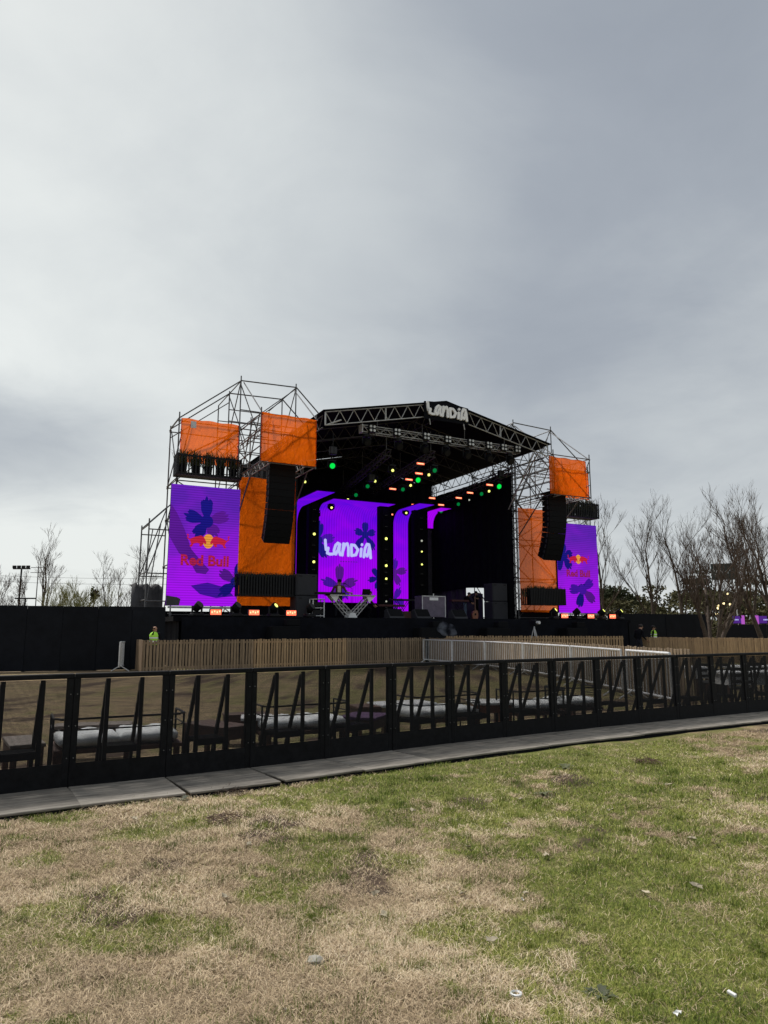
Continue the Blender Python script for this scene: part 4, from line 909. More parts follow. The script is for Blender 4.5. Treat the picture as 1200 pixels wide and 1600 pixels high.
mb = MB(); mb.ball(H+Vector((0, .0, .085)), .105, .115, .075, 12, 6); mb.box(H+Fd*.13+Vector((0, 0, .075)), (.16, .11, .018)); mb.build('cap', BLKM, o)
Jk = stand(pelvis=(0, .1, .62), hip_r=(.1, .1, .60), hip_l=(-.1, .1, .60), kne_r=(.16, -.28, .48), kne_l=(-.14, -.26, .46), ank_r=(.15, -.10, .08), ank_l=(-.13, -.08, .08), belly=(0, .04, .78), chest=(0, -.08, .98), neck=(0, -.16, 1.12), head=(0, -.22, 1.20), crown=(0, -.24, 1.31), sho_r=(.19, -.10, 1.06), sho_l=(-.19, -.10, 1.06), elb_r=(.24, -.28, .82), elb_l=(-.24, -.24, .84), wri_r=(.16, -.42, .62), wri_l=(-.12, -.44, .66))
person('person in dark clothes bending to the floor beside the truss desk', 'person', W(-3.05, -.7, 2.09), A+R(70), 1.05, Jk, NAVY, BLKM, BLKM)
Jq = stand(elb_r=(.30, -.05, 1.14), wri_r=(.16, -.28, 1.08), elb_l=(-.36, -.10, 1.2), wri_l=(-.34, -.36, 1.26))
person('musician in a dark top and pale jeans leaning over the keyboard at right', 'person', W(4.25, 2.0, 2.09), A+R(40), 1.02, stand(belly=(0, .0, 1.10), chest=(0, -.12, 1.28), neck=(0, -.2, 1.42), head=(0, -.28, 1.48), crown=(0, -.3, 1.59), sho_r=(.2, -.12, 1.36), sho_l=(-.2, -.12, 1.36), elb_r=(.26, -.28, 1.1), wri_r=(.18, -.46, 1.0), elb_l=(-.26, -.28, 1.1), wri_l=(-.18, -.46, 1.0)), BLKM, DENIM, BLKM)
person('musician all in black standing with elbows raised before the bright gap', 'person', W(5.5, 2.75, 2.09), A+R(15), 1.04, stand(sho_r=(.2, 0, 1.42), elb_r=(.44, -.06, 1.30), wri_r=(.24, -.24, 1.26), elb_l=(-.42, -.06, 1.32), wri_l=(-.22, -.22, 1.3)), BLKM, BLKM, SPKG)

# ------------------------------------------------------------------ gear on the stage
FL = 2.083
dk = sroot('truss_desk', 'V-shaped silver truss desk with white corner plates centre-left of the stage', 'desk', -4.34, -2.0, FL)
for y in (-.02, .33):
    for s in (-1, 1):
        for k, off in enumerate((0, .28)):
            a = Vector((s*(1.02-off*.98), y, .93)); b = Vector((s*.16 if k == 0 else s*.0, y, .02 if k == 0 else .22)); MB().tube(a, b, .024, n=6).build('chord', ALU, dk)
        for i in range(5):
            t0, t1 = i/5, (i+.5)/5; A0 = Vector((s*1.02, y, .93)); A1 = Vector((s*.16, y, .02)); B0 = Vector((s*.745, y, .93)); B1 = Vector((0, y, .22))
            MB().tube(A0.lerp(A1, t0), B0.lerp(B1, t1), .012, n=4).build('web', ALU, dk); MB().tube(B0.lerp(B1, t1), A0.lerp(A1, min(1, t0+.2)), .012, n=4).build('web', ALU, dk)
    for s in (-1, 1):
        mb = MB(); mb.prism([(s*1.10, .97), (s*.66, .97), (s*.80, .66)], y-.04*(1 if y < 0 else -1)-.004, y-.028*(1 if y < 0 else -1)); mb.build('corner_plate', WHITE, dk)
    mb = MB(); mb.prism([(-.22, .0), (.22, .0), (.12, .22), (-.12, .22)], y-.04*(1 if y < 0 else -1)-.004, y-.028*(1 if y < 0 else -1)); mb.build('foot_plate', WHITE, dk)
MB().bbox((-1.12, -.10, .975), (1.12, .52, 1.01)).build('desk_top', BLK, dk); MB().bbox((-1.1, -.115, .955), (1.1, -.102, 1.0)).build('front_edge', ALU, dk)
kb = sroot('keyboard', 'black keyboard lying across the left end of the truss desk', 'keyboard', -5.05, -1.75, FL+1.012); MB().cbox((-.25, 0, .05), (1.35, .32, .10), .015).build('body', BLK, kb); MB().box((-.25, .06, .104), (1.2, .14, .006)).build('keys', WHITE, kb)
lp = sroot('laptop', 'open black laptop on the right end of the truss desk', 'laptop', -3.62, -1.75, FL+1.012); MB().cbox((0, 0, .012), (.38, .26, .02), .004).build('base', BLK, lp); MB().box((0, -.16, .15), (.38, .012, .26), Matrix.Rotation(R(18), 3, 'X')).build('lid', BLK, lp)
ms = sroot('microphone_stand', 'thin microphone stand leaning over the truss desk', 'microphone stand', -3.9, -1.0, FL); MB().tube((0, 0, 0), (0, 0, 1.35), .012).build('pole', BLK, ms); MB().tube((0, 0, 1.35), (-.45, -.25, 1.55), .010).build('boom', BLK, ms); MB().tube((-.45, -.25, 1.55), (-.55, -.30, 1.53), .025, .03).build('microphone', SPK, ms); MB().tube((0, 0, 0), (0, 0, .03), .15, n=12).build('base', BLK, ms)
rk = sroot('equipment_rack', 'open white-framed equipment rack left of the truss desk', 'rack', -5.75, -1.35, FL)
for x_ in (-.26, .26):
    for y_ in (-.2, .2): MB().bbox((x_-.02, y_-.02, 0), (x_+.02, y_+.02, .82)).build('upright', WHITE, rk)
for z in (.08, .42, .8): MB().bbox((-.28, -.22, z), (.28, .22, z+.025)).build('shelf', WHITE, rk)
for z in (.12, .46): MB().cbox((0, 0, z+.13), (.44, .36, .2), .01).build('amplifier', BLK, rk)
# speaker towers at the stage edges
for lb, u, v in (('tall dark grey speaker cabinet at the left edge of the stage opening', -6.12, -1.0), ('tall dark grey speaker cabinet at the right edge of the stage opening', 5.35, .35)):
    r = sroot('side_speaker', lb, 'loudspeaker', u, v, FL, 0, 'speaker cabinets at the stage edges')
    for k in range(2):
        c = MB().cbox((0, .35, .48+.97*k), (.98, .8, .95), .02).build('cabinet', SPKG, r); MB().box((0, -.06, .48+.97*k), (.90, .012, .87)).build('grille', SPKG, c)
        for s in (-1, 1): MB().box((s*.3, -.07, .86+.97*k), (.14, .012, .05)).build('handle', BLK, c)
def wedge(lb, u, v):
    r = sroot('wedge_monitor', lb, 'loudspeaker', u, v, FL, 0, 'wedge monitors on the stage floor'); mb = MB(); P = [(-.02, 0), (-.26, .40), (.24, .40), (.32, .12), (.32, 0)]
    mb.add([(sx*.37, y, z) for sx in (-1, 1) for y, z in [(-.30, 0), (-.24, .08), (.05, .42), (.28, .36), (.30, 0)]], [(0,1,2,3,4), (9,8,7,6,5), (0,5,6,1), (1,6,7,2), (2,7,8,3), (3,8,9,4), (4,9,5,0)]); mb.build('cabinet', SPKG, r)
    MB().box((0, -.115, .26), (.66, .012, .40), Matrix.Rotation(R(-40), 3, 'X')).build('grille', SPK, r)
for lb, u, v in (('wedge monitor on the stage floor right of the truss desk', -2.35, -2.2), ('wedge monitor on the stage floor in front of the flight case', -.95, -2.2), ('wedge monitor on the stage floor beside the guitar', 1.05, -2.2)): wedge(lb, u, v)
fc = sroot('flight_case', 'large grey-violet flight case standing on the stage right of centre', 'flight case', .95, -.2, FL); MB().cbox((0, .4, .62), (1.35, .75, 1.05), .02).build('case_body', CASE, fc)
for x_ in (-.66, .66): MB().bbox((x_-.02, .0, .1), (x_+.02, .04, 1.14)).build('edge_trim', GALV, fc)
MB().bbox((-.66, .0, 1.11), (.66, .04, 1.15)).build('edge_trim', GALV, fc); MB().box((0, .015, 1.0), (.5, .015, .14)).build('label_plate', SIGNW, fc)
for x_ in (-.5, .5):
    for y_ in (.15, .65): MB().tube((x_-.02, y_, .05), (x_+.02, y_, .05), .05, n=8).build('caster', BLK, fc)
def kstand(lb, u, v, zt, m, wd=1.1):
    r = sroot('keyboard_stand', lb, 'keyboard stand', u, v, FL)
    for y_ in (-.12, .12):
        for s in (-1, 1): MB().tube((s*.38, y_, .02), (-s*.36, y_, zt), .016).build('leg', BLK, r)
    MB().cbox((0, 0, zt+.06), (wd, .3, .10), .012).build('keyboard', m, r)
kstand('crossed stand with a red-topped keyboard before the narrow LED strip', -.75, 1.2, .62, MAROON, 1.5); kstand('taller crossed stand with a black keyboard at the narrow LED strip', .9, 3.0, 1.0, BLK, 1.5); kstand('crossed stand with a dark red keyboard by the musician in jeans', 3.55, 1.5, .95, MAROON, 1.1)
dc = sroot('side_case', 'small brown case on the stage floor right of the narrow LED strip', 'case', .05, 1.0, FL); MB().cbox((0, 0, .2), (.5, .4, .38), .015).build('body', BROWN, dc); MB().tube((-.1, -.02, .40), (.1, -.02, .40), .012).build('handle', BLK, dc)
gu = sroot('guitar', 'sunburst guitar standing upright on the stage floor', 'guitar', 2.72, -1.2, FL)
mb = MB(); mb.prism([(.20*math.cos(a)*(1+.12*math.cos(2*a+math.pi)), .20+.24*math.sin(a)*(1)-(.03*math.cos(3*a))) for a in [i*2*math.pi/20 for i in range(20)]], 0, .09); mb.build('body', WOODR, gu)
MB().tube((0, -.006, .24), (0, -.002, .24), .055, n=12).build('sound_hole', BLKM, gu); MB().bbox((-.03, .0, .42), (.03, .03, .98)).build('neck', BROWN, gu); MB().bbox((-.045, .0, .98), (.045, .03, 1.12)).build('headstock', BROWN, gu)
for s in (-1, 1): MB().tube((s*.18, .3, 0), (0, .12, .5), .012).build('stand_leg', BLK, gu)
# boxes standing in the pit before the stage
for lb, u, wd, h, v in (('black subwoofer before the stage skirt below the left loudspeakers', -8.0, 1.2, 1.55, -3.75), ('low black speaker before the stage skirt left of centre', -1.3, 1.3, 1.5, -3.8), ('low black speaker before the stage skirt right of centre', 2.2, 1.3, 1.5, -3.8), ('low black speaker before the stage skirt near the right tower', 6.9, 1.3, 1.5, -3.8)):
    r = sroot('subwoofer', lb, 'loudspeaker', u, v, GZ, 0, 'speakers standing in front of the stage')
    for k in range(2): c = MB().cbox((0, .3, h*(.25+.5*k)), (wd, .6, h*.49), .02).build('cabinet', SPK, r); MB().box((0, -.012, h*(.25+.5*k)), (wd*.92, .014, h*.43)).build('grille', SPK, c)
    MB().cbox((.35, .3, h+.14), (.55, .4, .26), .02).build('top_speaker', SPK, r)
cm = sroot('camera_tripod', 'video camera on a tripod before the right end of the stage', 'tripod', 3.6, -4.6, GZ)
for a in (0, 2.1, 4.2): MB().tube((math.cos(a)*.45, math.sin(a)*.45, 0), (0, 0, 1.55), .022).build('leg', GALV, cm)
MB().cbox((0, 0, 1.70), (.2, .42, .22), .02).build('camera_body', BLK, cm); MB().tube((0, -.2, 1.72), (0, -.38, 1.72), .07, n=10).build('lens_hood', GALV, cm); MB().box((0, .02, 1.84), (.06, .3, .04)).build('top_handle', SPKG, cm)
# puff of stage smoke drifting by the skirt
sm = MB()
for c, q in (((0, 0, 0), .36), ((.38, 0, -.10), .32), ((.15, .05, -.26), .38), ((.52, 0, -.36), .30), ((-.2, .02, -.15), .26)): sm.ball(c, q, q*.8, q*.8, 10, 7)
sm_m = bpy.data.materials.new('smoke'); sm_m.use_nodes = True; t = sm_m.node_tree; t.nodes.clear(); oo = t.nodes.new('ShaderNodeOutputMaterial'); pv = t.nodes.new('ShaderNodeVolumePrincipled'); pv.inputs['Color'].default_value = (.75, .82, .95, 1); nz_ = t.nodes.new('ShaderNodeTexNoise'); nz_.inputs['Scale'].default_value = 2.6; nz_.inputs['Detail'].default_value = 3; mr_ = t.nodes.new('ShaderNodeMapRange'); mr_.inputs['From Min'].default_value = .42; mr_.inputs['From Max'].default_value = .78; mr_.inputs['To Max'].default_value = 2.2; t.links.new(nz_.outputs[0], mr_.inputs[0]); t.links.new(mr_.outputs[0], pv.inputs['Density']); t.links.new(pv.outputs[0], oo.inputs['Volume'])
bm = bmesh.new()
me = sm.mesh('smoke', sm_m); o = put('smoke', me); o.location = W(-.85, -4.0, 1.72); o.scale = (K*.8,)*3; o.rotation_euler = (0, 0, A)
md = o.modifiers.new('join', 'REMESH'); md.mode = 'VOXEL'; md.voxel_size = .07
tag(o, 'small bluish puff of smoke in front of the stage skirt', 'smoke', kind='stuff')

# ------------------------------------------------------------------ timber fences
def fence_run(p0, p1, h, npan, lab, m, slat_w=.088, gap=.122, grp='timber slat fence panels', solid=False):
    p0, p1 = Vector((*p0, 0)), Vector((*p1, 0)); d = p1-p0; ang = math.atan2(d.y, d.x); ln = d.length/npan
    for j in range(npan):
        r = root('slat_fence_panel', lab(j), 'fence panel', p0+d*(j/npan), ang, grp); rng = random.Random(int(p0.x*100)+j); n = max(2, int(round(ln/gap)))
        mj = m[j % len(m)] if isinstance(m, (list, tuple)) else m
        for q in range(3):
            me = MB().cbox((0, 0, h/2), (slat_w*(1+.1*(q-1)), .022, h-.06), .004).mesh('slat', mj)
            for i in range(q, n, 3): put('slat', me, r, Matrix.Translation(((i+.5)*ln/n+rng.uniform(-.006, .006), rng.uniform(-.004, .004), rng.uniform(-.012, .018))) @ Matrix.Rotation(rng.uniform(-.012, .012), 4, 'Y'))
        for z in (.16, h-.14): MB().box((ln/2, .034, z), (ln-.01, .04, .07)).build('rail', mj, r)
        for x_ in (.05, ln-.05): MB().box((x_, .07, h/2-.05), (.05, .03, h-.1)).build('post', mj, r)
fence_run((-8.98, 26.9), (2.0, 34.7), 1.22, 6, lambda j: f'slatted timber fence panel left of the barricades, {ORD[j]} from the left', [WOODD, WOODD, WOOD, WOOD])
fence_run((-9.95, 29.0), (-8.99, 26.92), 1.22, 1, lambda j: 'timber end panel turning back at the left end of the slatted fence', PLY, .118, .120)
fence_run((2.9, 35.4), (11.3, 34.0), 1.30, 4, lambda j: f'slatted timber fence panel directly before the stage at right, {ORD[j]} from the left', WOOD)
fence_run((13.2, 37.4), (18.4, 31.6), 1.22, 4, lambda j: f'pale slatted timber fence panel at far right under the trees, {ORD[j]} from the left', WOOD, .13, .14)
NF = [(2.1, 35.1), (3.25, 32.2), (4.35, 29.2), (5.2, 25.6), (5.85, 21.4), (6.1, 17.4), (6.32, 14.9)]
for i, (a, b) in enumerate(zip(NF, NF[1:])): fence_run(a, b, 1.21, 1, lambda j, i=i: f'brown slatted fence panel behind the metal barricades, {ORD[i]} counted towards the camera', WOODD, .10, .15)

# ------------------------------------------------------------------ metal barricades
def barricade(p0, p1, label):
    p0, p1 = Vector((*p0, 0)), Vector((*p1, 0)); d = p1-p0; ln = d.length-.06; r = root('metal_barricade', label, 'barricade', p0, math.atan2(d.y, d.x), 'grey metal crowd barricades')
    pts = [(.03, 0, .18), (.03, 0, 1.10), (ln, 0, 1.10), (ln, 0, .18), (.03, 0, .18)]; MB().path(pts, .029, 8).build('frame', GALV, r)
    n = int(ln/.17); bar = MB().tube((0, 0, .18), (0, 0, 1.10), .0115, n=5).mesh('bar', GALV)
    for i in range(1, n): put('bar', bar, r, Matrix.Translation((.03+(ln-.03)*i/n, 0, 0)))
    for x_ in (.35, ln-.35):
        mb = MB(); mb.path([(x_-.05, -.34, .0), (x_, -.02, .20), (x_, .02, .20), (x_+.05, .34, .0)], .02, 6); mb.build('foot', GALV, r)
    for z in (.35, .95): MB().box((ln+.02, 0, z), (.05, .05, .03)).build('hook', GALV, r)
BR = [(1.87, 34.6), (3.0, 31.9), (4.05, 29.0), (4.9, 25.5), (5.5, 21.3), (5.72, 17.4)]
for i, (a, b) in enumerate(zip(BR, BR[1:])): barricade(a, b, f'grey metal barricade in the curving row, {ORD[i]} from the stage end')
barricade((5.78, 17.3), (5.95, 15.0), 'grey metal barricade at the near end of the curving row')
barricade((-10.5, 29.6), (-10.1, 27.6), 'grey metal barricade at the left end of the timber fence')

# ------------------------------------------------------------------ pit barriers in front
PB = [(-5.54, 5.86), (-3.15, 7.41), (-2.33, 7.89), (-1.53, 8.40), (-.73, 8.96), (.10, 9.56), (.92, 10.16), (1.76, 10.70), (2.60, 11.24), (3.44, 11.76), (4.28, 12.26), (5.12, 12.75), (5.97, 13.25), (6.82, 13.74), (7.67, 14.22), (8.55, 14.72), (9.43, 15.20), (10.3, 15.66), (11.18, 16.10)]
def pit_barrier():
    r = root('pit_barrier', 'x', 'crowd barrier', (0, 0, 0), 0, 'black pit barriers in a row across the lawn'); Lx = .985; T = 1.135
    for x_ in (.03, Lx-.035): MB().cbox((x_, 0, T/2-.01), (.066, .06, T-.03), .006).build('post', BARR, r)
    MB().cbox((Lx/2, .0, T-.025), (Lx-.008, .075, .05), .008).build('top_rail', BARR, r)
    MB().cbox((Lx/2, -.022, .135), (Lx-.012, .008, .25), .002).build('kick_plate', BARR, r)
    MB().bbox((.06, -.012, .262), (Lx-.06, -.010, T-.055)).build('mesh_panel', WIRE, r)
    for x_ in (.345, .700):
        MB().cbox((x_, .028, T/2-.02), (.044, .036, T-.08), .004).build('upright', BARR, r)
        MB().bar((x_-.004, .06, T-.10), (x_-.004, .50, .03), .036, .036).build('diagonal_brace', BARR, r)
        MB().box((x_, .27, .02), (.036, .46, .03)).build('base_bar', BARR, r)
    stp = MB()
    for k in range(13): stp.box((.522, .055+k*.024, .372), (.33, .006, .022))
    for k in range(12): stp.box((.36+k*.0295, .20, .370), (.005, .30, .020))
    s_ = stp.build('step', BARR, r); MB().box((.522, .048, .345), (.34, .012, .06)).build('step_lip', BARR, s_); MB().box((.522, .355, .345), (.34, .012, .06)).build('step_lip', BARR, s_)
    bolt = MB().tube((0, -.031, 0), (0, -.038, 0), .006, n=6).mesh('bolt', TUBE)
    for x_ in (.03, Lx-.035):
        for z in (.31, .62, .93): put('bolt', bolt, r, Matrix.Translation((x_+.004, 0, z)))
    for x_ in (.36, .684): MB().bar((x_, .345, .34), (x_, .35, .03), .03, .03).build('step_leg', BARR, r)
    MB().cbox((Lx/2, -.455, .025), (Lx-.012, .86, .022), .005).build('foot_plate', PLATE, r)
    MB().bbox((.004, -.884, -.03), (Lx-.016, -.868, .012)).build('plate_lip', BLKM, r)
    return r
pts = []
a = np.array(PB[1]); b0 = np.array(PB[0]); dl = (a-b0)/np.linalg.norm(a-b0)
chain = [a-dl*.985*2, a-dl*.985, a]+[np.array(p) for p in PB[2:]]
proto = pit_barrier(); kd = [(c, kids(c)) for c in kids(proto)]
for i, (p, q) in enumerate(zip(chain, chain[1:])):
    d = q-p; rz = math.atan2(d[1], d[0]); lb = f'black mesh pit barrier with grey foot plate, {ORD[i]} from the left end' if i else 'black mesh pit barrier at the left end, cut off by the picture edge'
    if i == 0: o = proto; o.location = (p[0], p[1], 0.02); o.rotation_euler = (0, 0, rz); o['label'] = lb
    else: o = dup(proto, (p[0], p[1], 0.02), rz, lb, kd=kd)
    o.scale = (np.linalg.norm(d)/.985, 1, 1); o.rotation_euler.z += RNG.normal(0, .006)
    o.rotation_euler.x = RNG.normal(0, .004)

# ------------------------------------------------------------------ lounge furniture in the pen
FA = R(33)
def bench(lb, x, y, rz, ln, dp, h, mt, ml, apron=.12, name='low_table', cat='table', grp='low timber tables on the grass'):
    r = root(name, lb, cat, (x, y, 0), rz, grp)
    MB().cbox((0, 0, h-.018), (ln, dp, .036), .004).build('table_top', mt, r)
    MB().bbox((-ln/2+.015, -dp/2+.015, h-.036-apron), (ln/2-.015, dp/2-.015, h-.037)).build('apron', ml, r)
    for sx in (-1, 1):
        for sy in (-1, 1): MB().cbox((sx*(ln/2-.045), sy*(dp/2-.045), (h-.05-apron)/2+.02), (.06, .06, h-.05-apron+.04), .004).build('leg', ml, r)
bench('narrow low table with a weathered top at the far left behind the barriers', -3.90, 7.98, R(-57), .78, .34, .42, TOPG, BROWN)
bench('long low brown bench behind the white sofa at the left', -3.68, 9.32, R(16), .92, .34, .42, TOPG, BROWN, name='low_bench', cat='bench')
bench('low dark brown bench alone on the grass right of the left white sofa', -2.12, 9.32, R(-38), .85, .42, .42, BROWN, BROWN, name='low_bench', cat='bench')
bench('low brown bench standing farther back behind the small white table', -1.98, 10.45, R(20), .6, .35, .42, BROWN, BROWN, name='low_bench', cat='bench')
bench('small white-topped low table on brown legs left of the middle sofa', -1.72, 9.92, R(10), .42, .45, .44, WHITE, BROWN)
bench('low table with a purple top near the middle of the pen', -.27, 10.25, R(-20), .55, .62, .42, PURP, BROWN)
bench('low brown table directly behind the purple-topped table', -.15, 11.35, R(20), .7, .5, .44, BROWN, BROWN)
bench('wide white low table with pale legs left of the right sofa', .28, 11.55, R(25), .95, .6, .46, WHITE, PLY, .05)
bench('low timber table with a white top between the two right sofas', 1.72, 12.0, R(5), .62, .7, .44, WHITE, WOODR)
def cushion(mb, c, d, rz=0, seed=0):
    n, k = 14, 10; rng = np.random.default_rng(seed); ph = rng.random(3)*6
    top, bot = [], []
    for j in range(k+1):
        for i in range(n+1):
            x_, y_ = 2*i/n-1, 2*j/k-1; e = (1-abs(x_)**8)*(1-abs(y_)**8); wv = .011*math.sin(x_*5+ph[0])*math.sin(y_*4+ph[1])+.007*math.sin(x_*11+y_*7+ph[2])
            top.append((x_*d[0]/2*(1-.04*y_*y_), y_*d[1]/2*(1-.04*x_*x_), d[2]/2*(.5+.5*max(0, e)**.3)+wv*e)); bot.append((x_*d[0]/2*(1-.04*y_*y_), y_*d[1]/2*(1-.04*x_*x_), -d[2]/2*(.25+.6*max(0, e)**.45)))
    cr, sr = math.cos(rz), math.sin(rz); vs = [(c[0]+p[0]*cr-p[1]*sr, c[1]+p[0]*sr+p[1]*cr, c[2]+p[2]) for p in top+bot]; m = len(top); fs = []
    for j in range(k):
        for i in range(n): a_ = j*(n+1)+i; fs += [(a_, a_+1, a_+n+2, a_+n+1), (m+a_+n+1, m+a_+n+2, m+a_+1, m+a_)]
    for i in range(n): fs += [(i+1, i, m+i, m+i+1), (k*(n+1)+i, k*(n+1)+i+1, m+k*(n+1)+i+1, m+k*(n+1)+i)]
    for j in range(k): fs += [(j*(n+1), (j+1)*(n+1), m+(j+1)*(n+1), m+j*(n+1)), ((j+1)*(n+1)+n, j*(n+1)+n, m+j*(n+1)+n, m+(j+1)*(n+1)+n)]
    return mb.add(vs, fs)
def sofa(lb, x, y, rz, ln, seed):
    r = root('lounge_sofa', lb, 'sofa', (x, y, 0), rz, 'white cushioned lounge sofas behind the barriers'); dp = .78; h = ln/2; rng = random.Random(seed)
    MB().bbox((-h, 0, .24), (h, dp, .285)).build('seat_frame', BROWN, r)
    for sx in (-1, 1):
        for sy in (.05, dp-.05): MB().cbox((sx*(h-.06), sy, .12), (.06, .06, .24), .004).build('leg', BROWN, r)
    for zz in (.62, .50):
        ptsr = [(-h-.02, dp*.75, zz), (-h-.02, .08, zz), (-h+.06, -.03, zz), (h-.06, -.03, zz), (h+.02, .08, zz), (h+.02, dp*.75, zz)]; MB().path(ptsr, .013 if zz > .55 else .008, 6).build('back_rail', BLK, r)
    for x_ in (-h-.02, h+.02):
        for y_ in (.10, dp*.75): MB().tube((x_, y_, 0), (x_, y_, .62), .014, n=6).build('rail_post', BLK, r)
    w2 = (ln-.06)/2
    for s in (-1, 1): cushion(MB(), (s*w2/2*1.02, dp*.52+rng.uniform(-.03, .03), .285+.068), (w2, dp*.94, .155), rng.uniform(-.06, .06), seed+s).build('cushion', CUSH, r, True)
sofa('white two-cushion lounge sofa at the left, nearest the camera', -2.98, 8.36, R(27), 1.38, 1)
sofa('white lounge sofa behind the barriers left of the purple table', -.98, 9.66, R(29), 1.20, 2)
sofa('white lounge sofa with rumpled cushions beside the wide white table', .98, 10.9, R(31), 1.22, 3)
sofa('white lounge sofa right of the timber table with the white top', 2.55, 11.75, R(24), .95, 4)
sofa('rightmost white lounge sofa, just past the middle of the barrier row', 3.42, 12.4, R(24), .75, 5)
def pub_table(lb, x, y, rz, ln=1.1, h=.74, dp=.7):
    r = root('white_table', lb, 'table', (x, y, 0), rz, 'white tables at the right end of the pen')
    MB().cbox((0, 0, h-.03), (ln, dp, .06), .008).build('table_top', WHITE, r)
    MB().bbox((-ln/2+.04, -dp/2+.04, h-.26), (ln/2-.04, dp/2-.04, h-.061)).build('apron', WHITE, r)
    for sx in (-1, 1):
        for sy in (-1, 1): MB().cbox((sx*(ln/2-.08), sy*(dp/2-.08), (h-.26)/2), (.06, .06, h-.26), .004).build('leg', BROWN, r)
def chair(lb, x, y, rz):
    r = root('dark_chair', lb, 'chair', (x, y, 0), rz, 'dark chairs around the white tables')
    MB().cbox((0, 0, .45), (.42, .42, .04), .01).build('seat', BLK, r)
    for sx in (-1, 1):
        MB().bar((sx*.18, .18, 0), (sx*.18, .22, .86), .035, .03).build('leg', BLK, r); MB().bar((sx*.18, -.18, 0), (sx*.18, -.18, .43), .035, .03).build('leg', BLK, r)
    for z in (.58, .70, .82): MB().box((0, .21, z), (.36, .02, .06)).build('back_slat', BLK, r)
pub_table('nearest white table at the right end behind the barriers', 7.55, 15.1, R(8), 1.35); pub_table('white table farther back at the right end of the pen', 8.9, 17.4, R(12), 1.3); pub_table('small white table half hidden at the left of the right-hand tables', 7.2, 17.0, R(0), .6); pub_table('white table at the far right picture edge behind the barriers', 9.0, 15.8, R(10), .9)
for i, (x_, y_, q, where) in enumerate(((7.1, 14.5, 160, 'before the nearest white table, on its left'), (7.9, 14.55, 190, 'before the nearest white table, on its right'), (7.15, 15.85, 10, 'behind the nearest white table'), (8.1, 15.95, -15, 'between the two middle white tables'), (8.5, 16.7, 170, 'before the white table farther back'), (7.4, 16.2, 200, 'before the small white table'), (9.1, 15.1, 180, 'before the white table at the far right'), (7.9, 17.6, 60, 'between the small table and the table farther back'))): chair(f'dark slatted chair {where}', x_, y_, R(q))

# ------------------------------------------------------------------ trees
def bare_tree(label, t, d, h, seed, spread=.42, stems=1, r0=.15, lean=0, twig=TWIG, levels=5, up=.30, first=.25, name='bare_tree', group='bare trees beyond the hoarding', twr=1.0, dense=1.0):
    rng = random.Random(seed); x, y = bp(t, d); r = root(name, label, 'tree', (x, y, 0), 0, group); tr, cr = MB(), MB()
    def grow(p, dr, ln, rad, lev, hmax):
        n = 4 if lev < 2 else 3; q = p.copy(); dd = dr.copy(); mb = tr if lev == 0 else cr; kids_ = []
        for i in range(n):
            j = .07 if lev == 0 else .20
            dd = (dd+Vector((rng.gauss(0, j), rng.gauss(0, j), up*.25 if lev else .08))).normalized(); q2 = q+dd*(ln/n); ra = rad*(1-i/n*.55); rb = rad*(1-(i+1)/n*.55)
            mb.tube(q, q2, ra, rb, n=(7 if lev == 0 else 5 if lev == 1 else 3), cap=(i == n-1)); q = q2; kids_.append((q.copy(), dd.copy(), rb, (i+1)/n))
        if lev >= levels-1: return
        nb = int((rng.choice((5, 6, 7)) if lev == 0 else rng.choice((4, 5)) if lev < 3 else rng.choice((2, 3)))*dense+.5)
        for b in range(nb):
            if lev == 0:
                f = first+(1-first)*(b+.6)/nb; k = min(n-1, int(f*n)); bp_, bd, br, _ = kids_[k]; bp_ = bp_-bd*(ln/n)*rng.random()*.9
            else: bp_, bd, br, _ = kids_[min(n-1, 1+int(rng.random()*(n-1)))] if b else kids_[-1]; bp_ = bp_-bd*(ln/n)*rng.random()*.5
            a = rng.uniform(0, 6.28); sp = spread*rng.uniform(.7, 1.35); sv = bd.orthogonal().normalized(); sv.rotate(Quaternion(bd, a))
            nd = (bd+sv*math.tan(sp)+Vector((0, 0, up))).normalized()
            grow(bp_, nd, ln*rng.uniform(.42, .62)*(1.0 if lev else .95), max(br*rng.uniform(.5, .7), .010*twr), lev+1, hmax)
        grow(kids_[-1][0], kids_[-1][1], ln*.55, kids_[-1][2]*.9, lev+1, hmax)
    for s in range(stems):
        a = s*2*math.pi/stems+rng.uniform(-.3, .3); ls = .0 if stems == 1 else rng.uniform(.22, .50)
        d0 = Vector((math.cos(a)*ls+lean, math.sin(a)*ls*.8, 1)).normalized(); grow(Vector((math.cos(a)*.12*(stems > 1), math.sin(a)*.12*(stems > 1), -.1)), d0, h*(.52 if stems == 1 else .42)*rng.uniform(.9, 1.1), r0*rng.uniform(.8, 1.1), 0, h)
    for mb_ in (tr, cr):                                # bring the grown tree to its height
        pass
    top = max(v[2] for v in cr.v); k = h/top
    for mb_ in (tr, cr): mb_.v = [(v[0]*k, v[1]*k, v[2]*k) for v in mb_.v]
    tr.build('trunk', BARK, r, True); cr.build('crown', twig, r)
    return r
bare_tree('tall bare forked tree beyond the left hoarding, the tallest there', -.474, 58, 10.4, 3, .40, 1, .19, .04, levels=5, first=.35)
bare_tree('slender bare tree beyond the left hoarding right of the cypress', -.387, 66, 9.0, 5, .45, 1, .13, -.06, levels=5, twr=.9)
bare_tree('slender bare tree beyond the left hoarding, nearest the scaffold', -.369, 70, 8.4, 6, .45, 1, .12, levels=5, twr=.9)
bare_tree('bushy bare tree showing through the left scaffold feet', -.345, 62, 9.2, 8, .42, 1, .13, levels=5)
bare_tree('low bare tree at the left picture edge beyond the hoarding', -.535, 60, 7.0, 9, .55, 1, .14, levels=5)
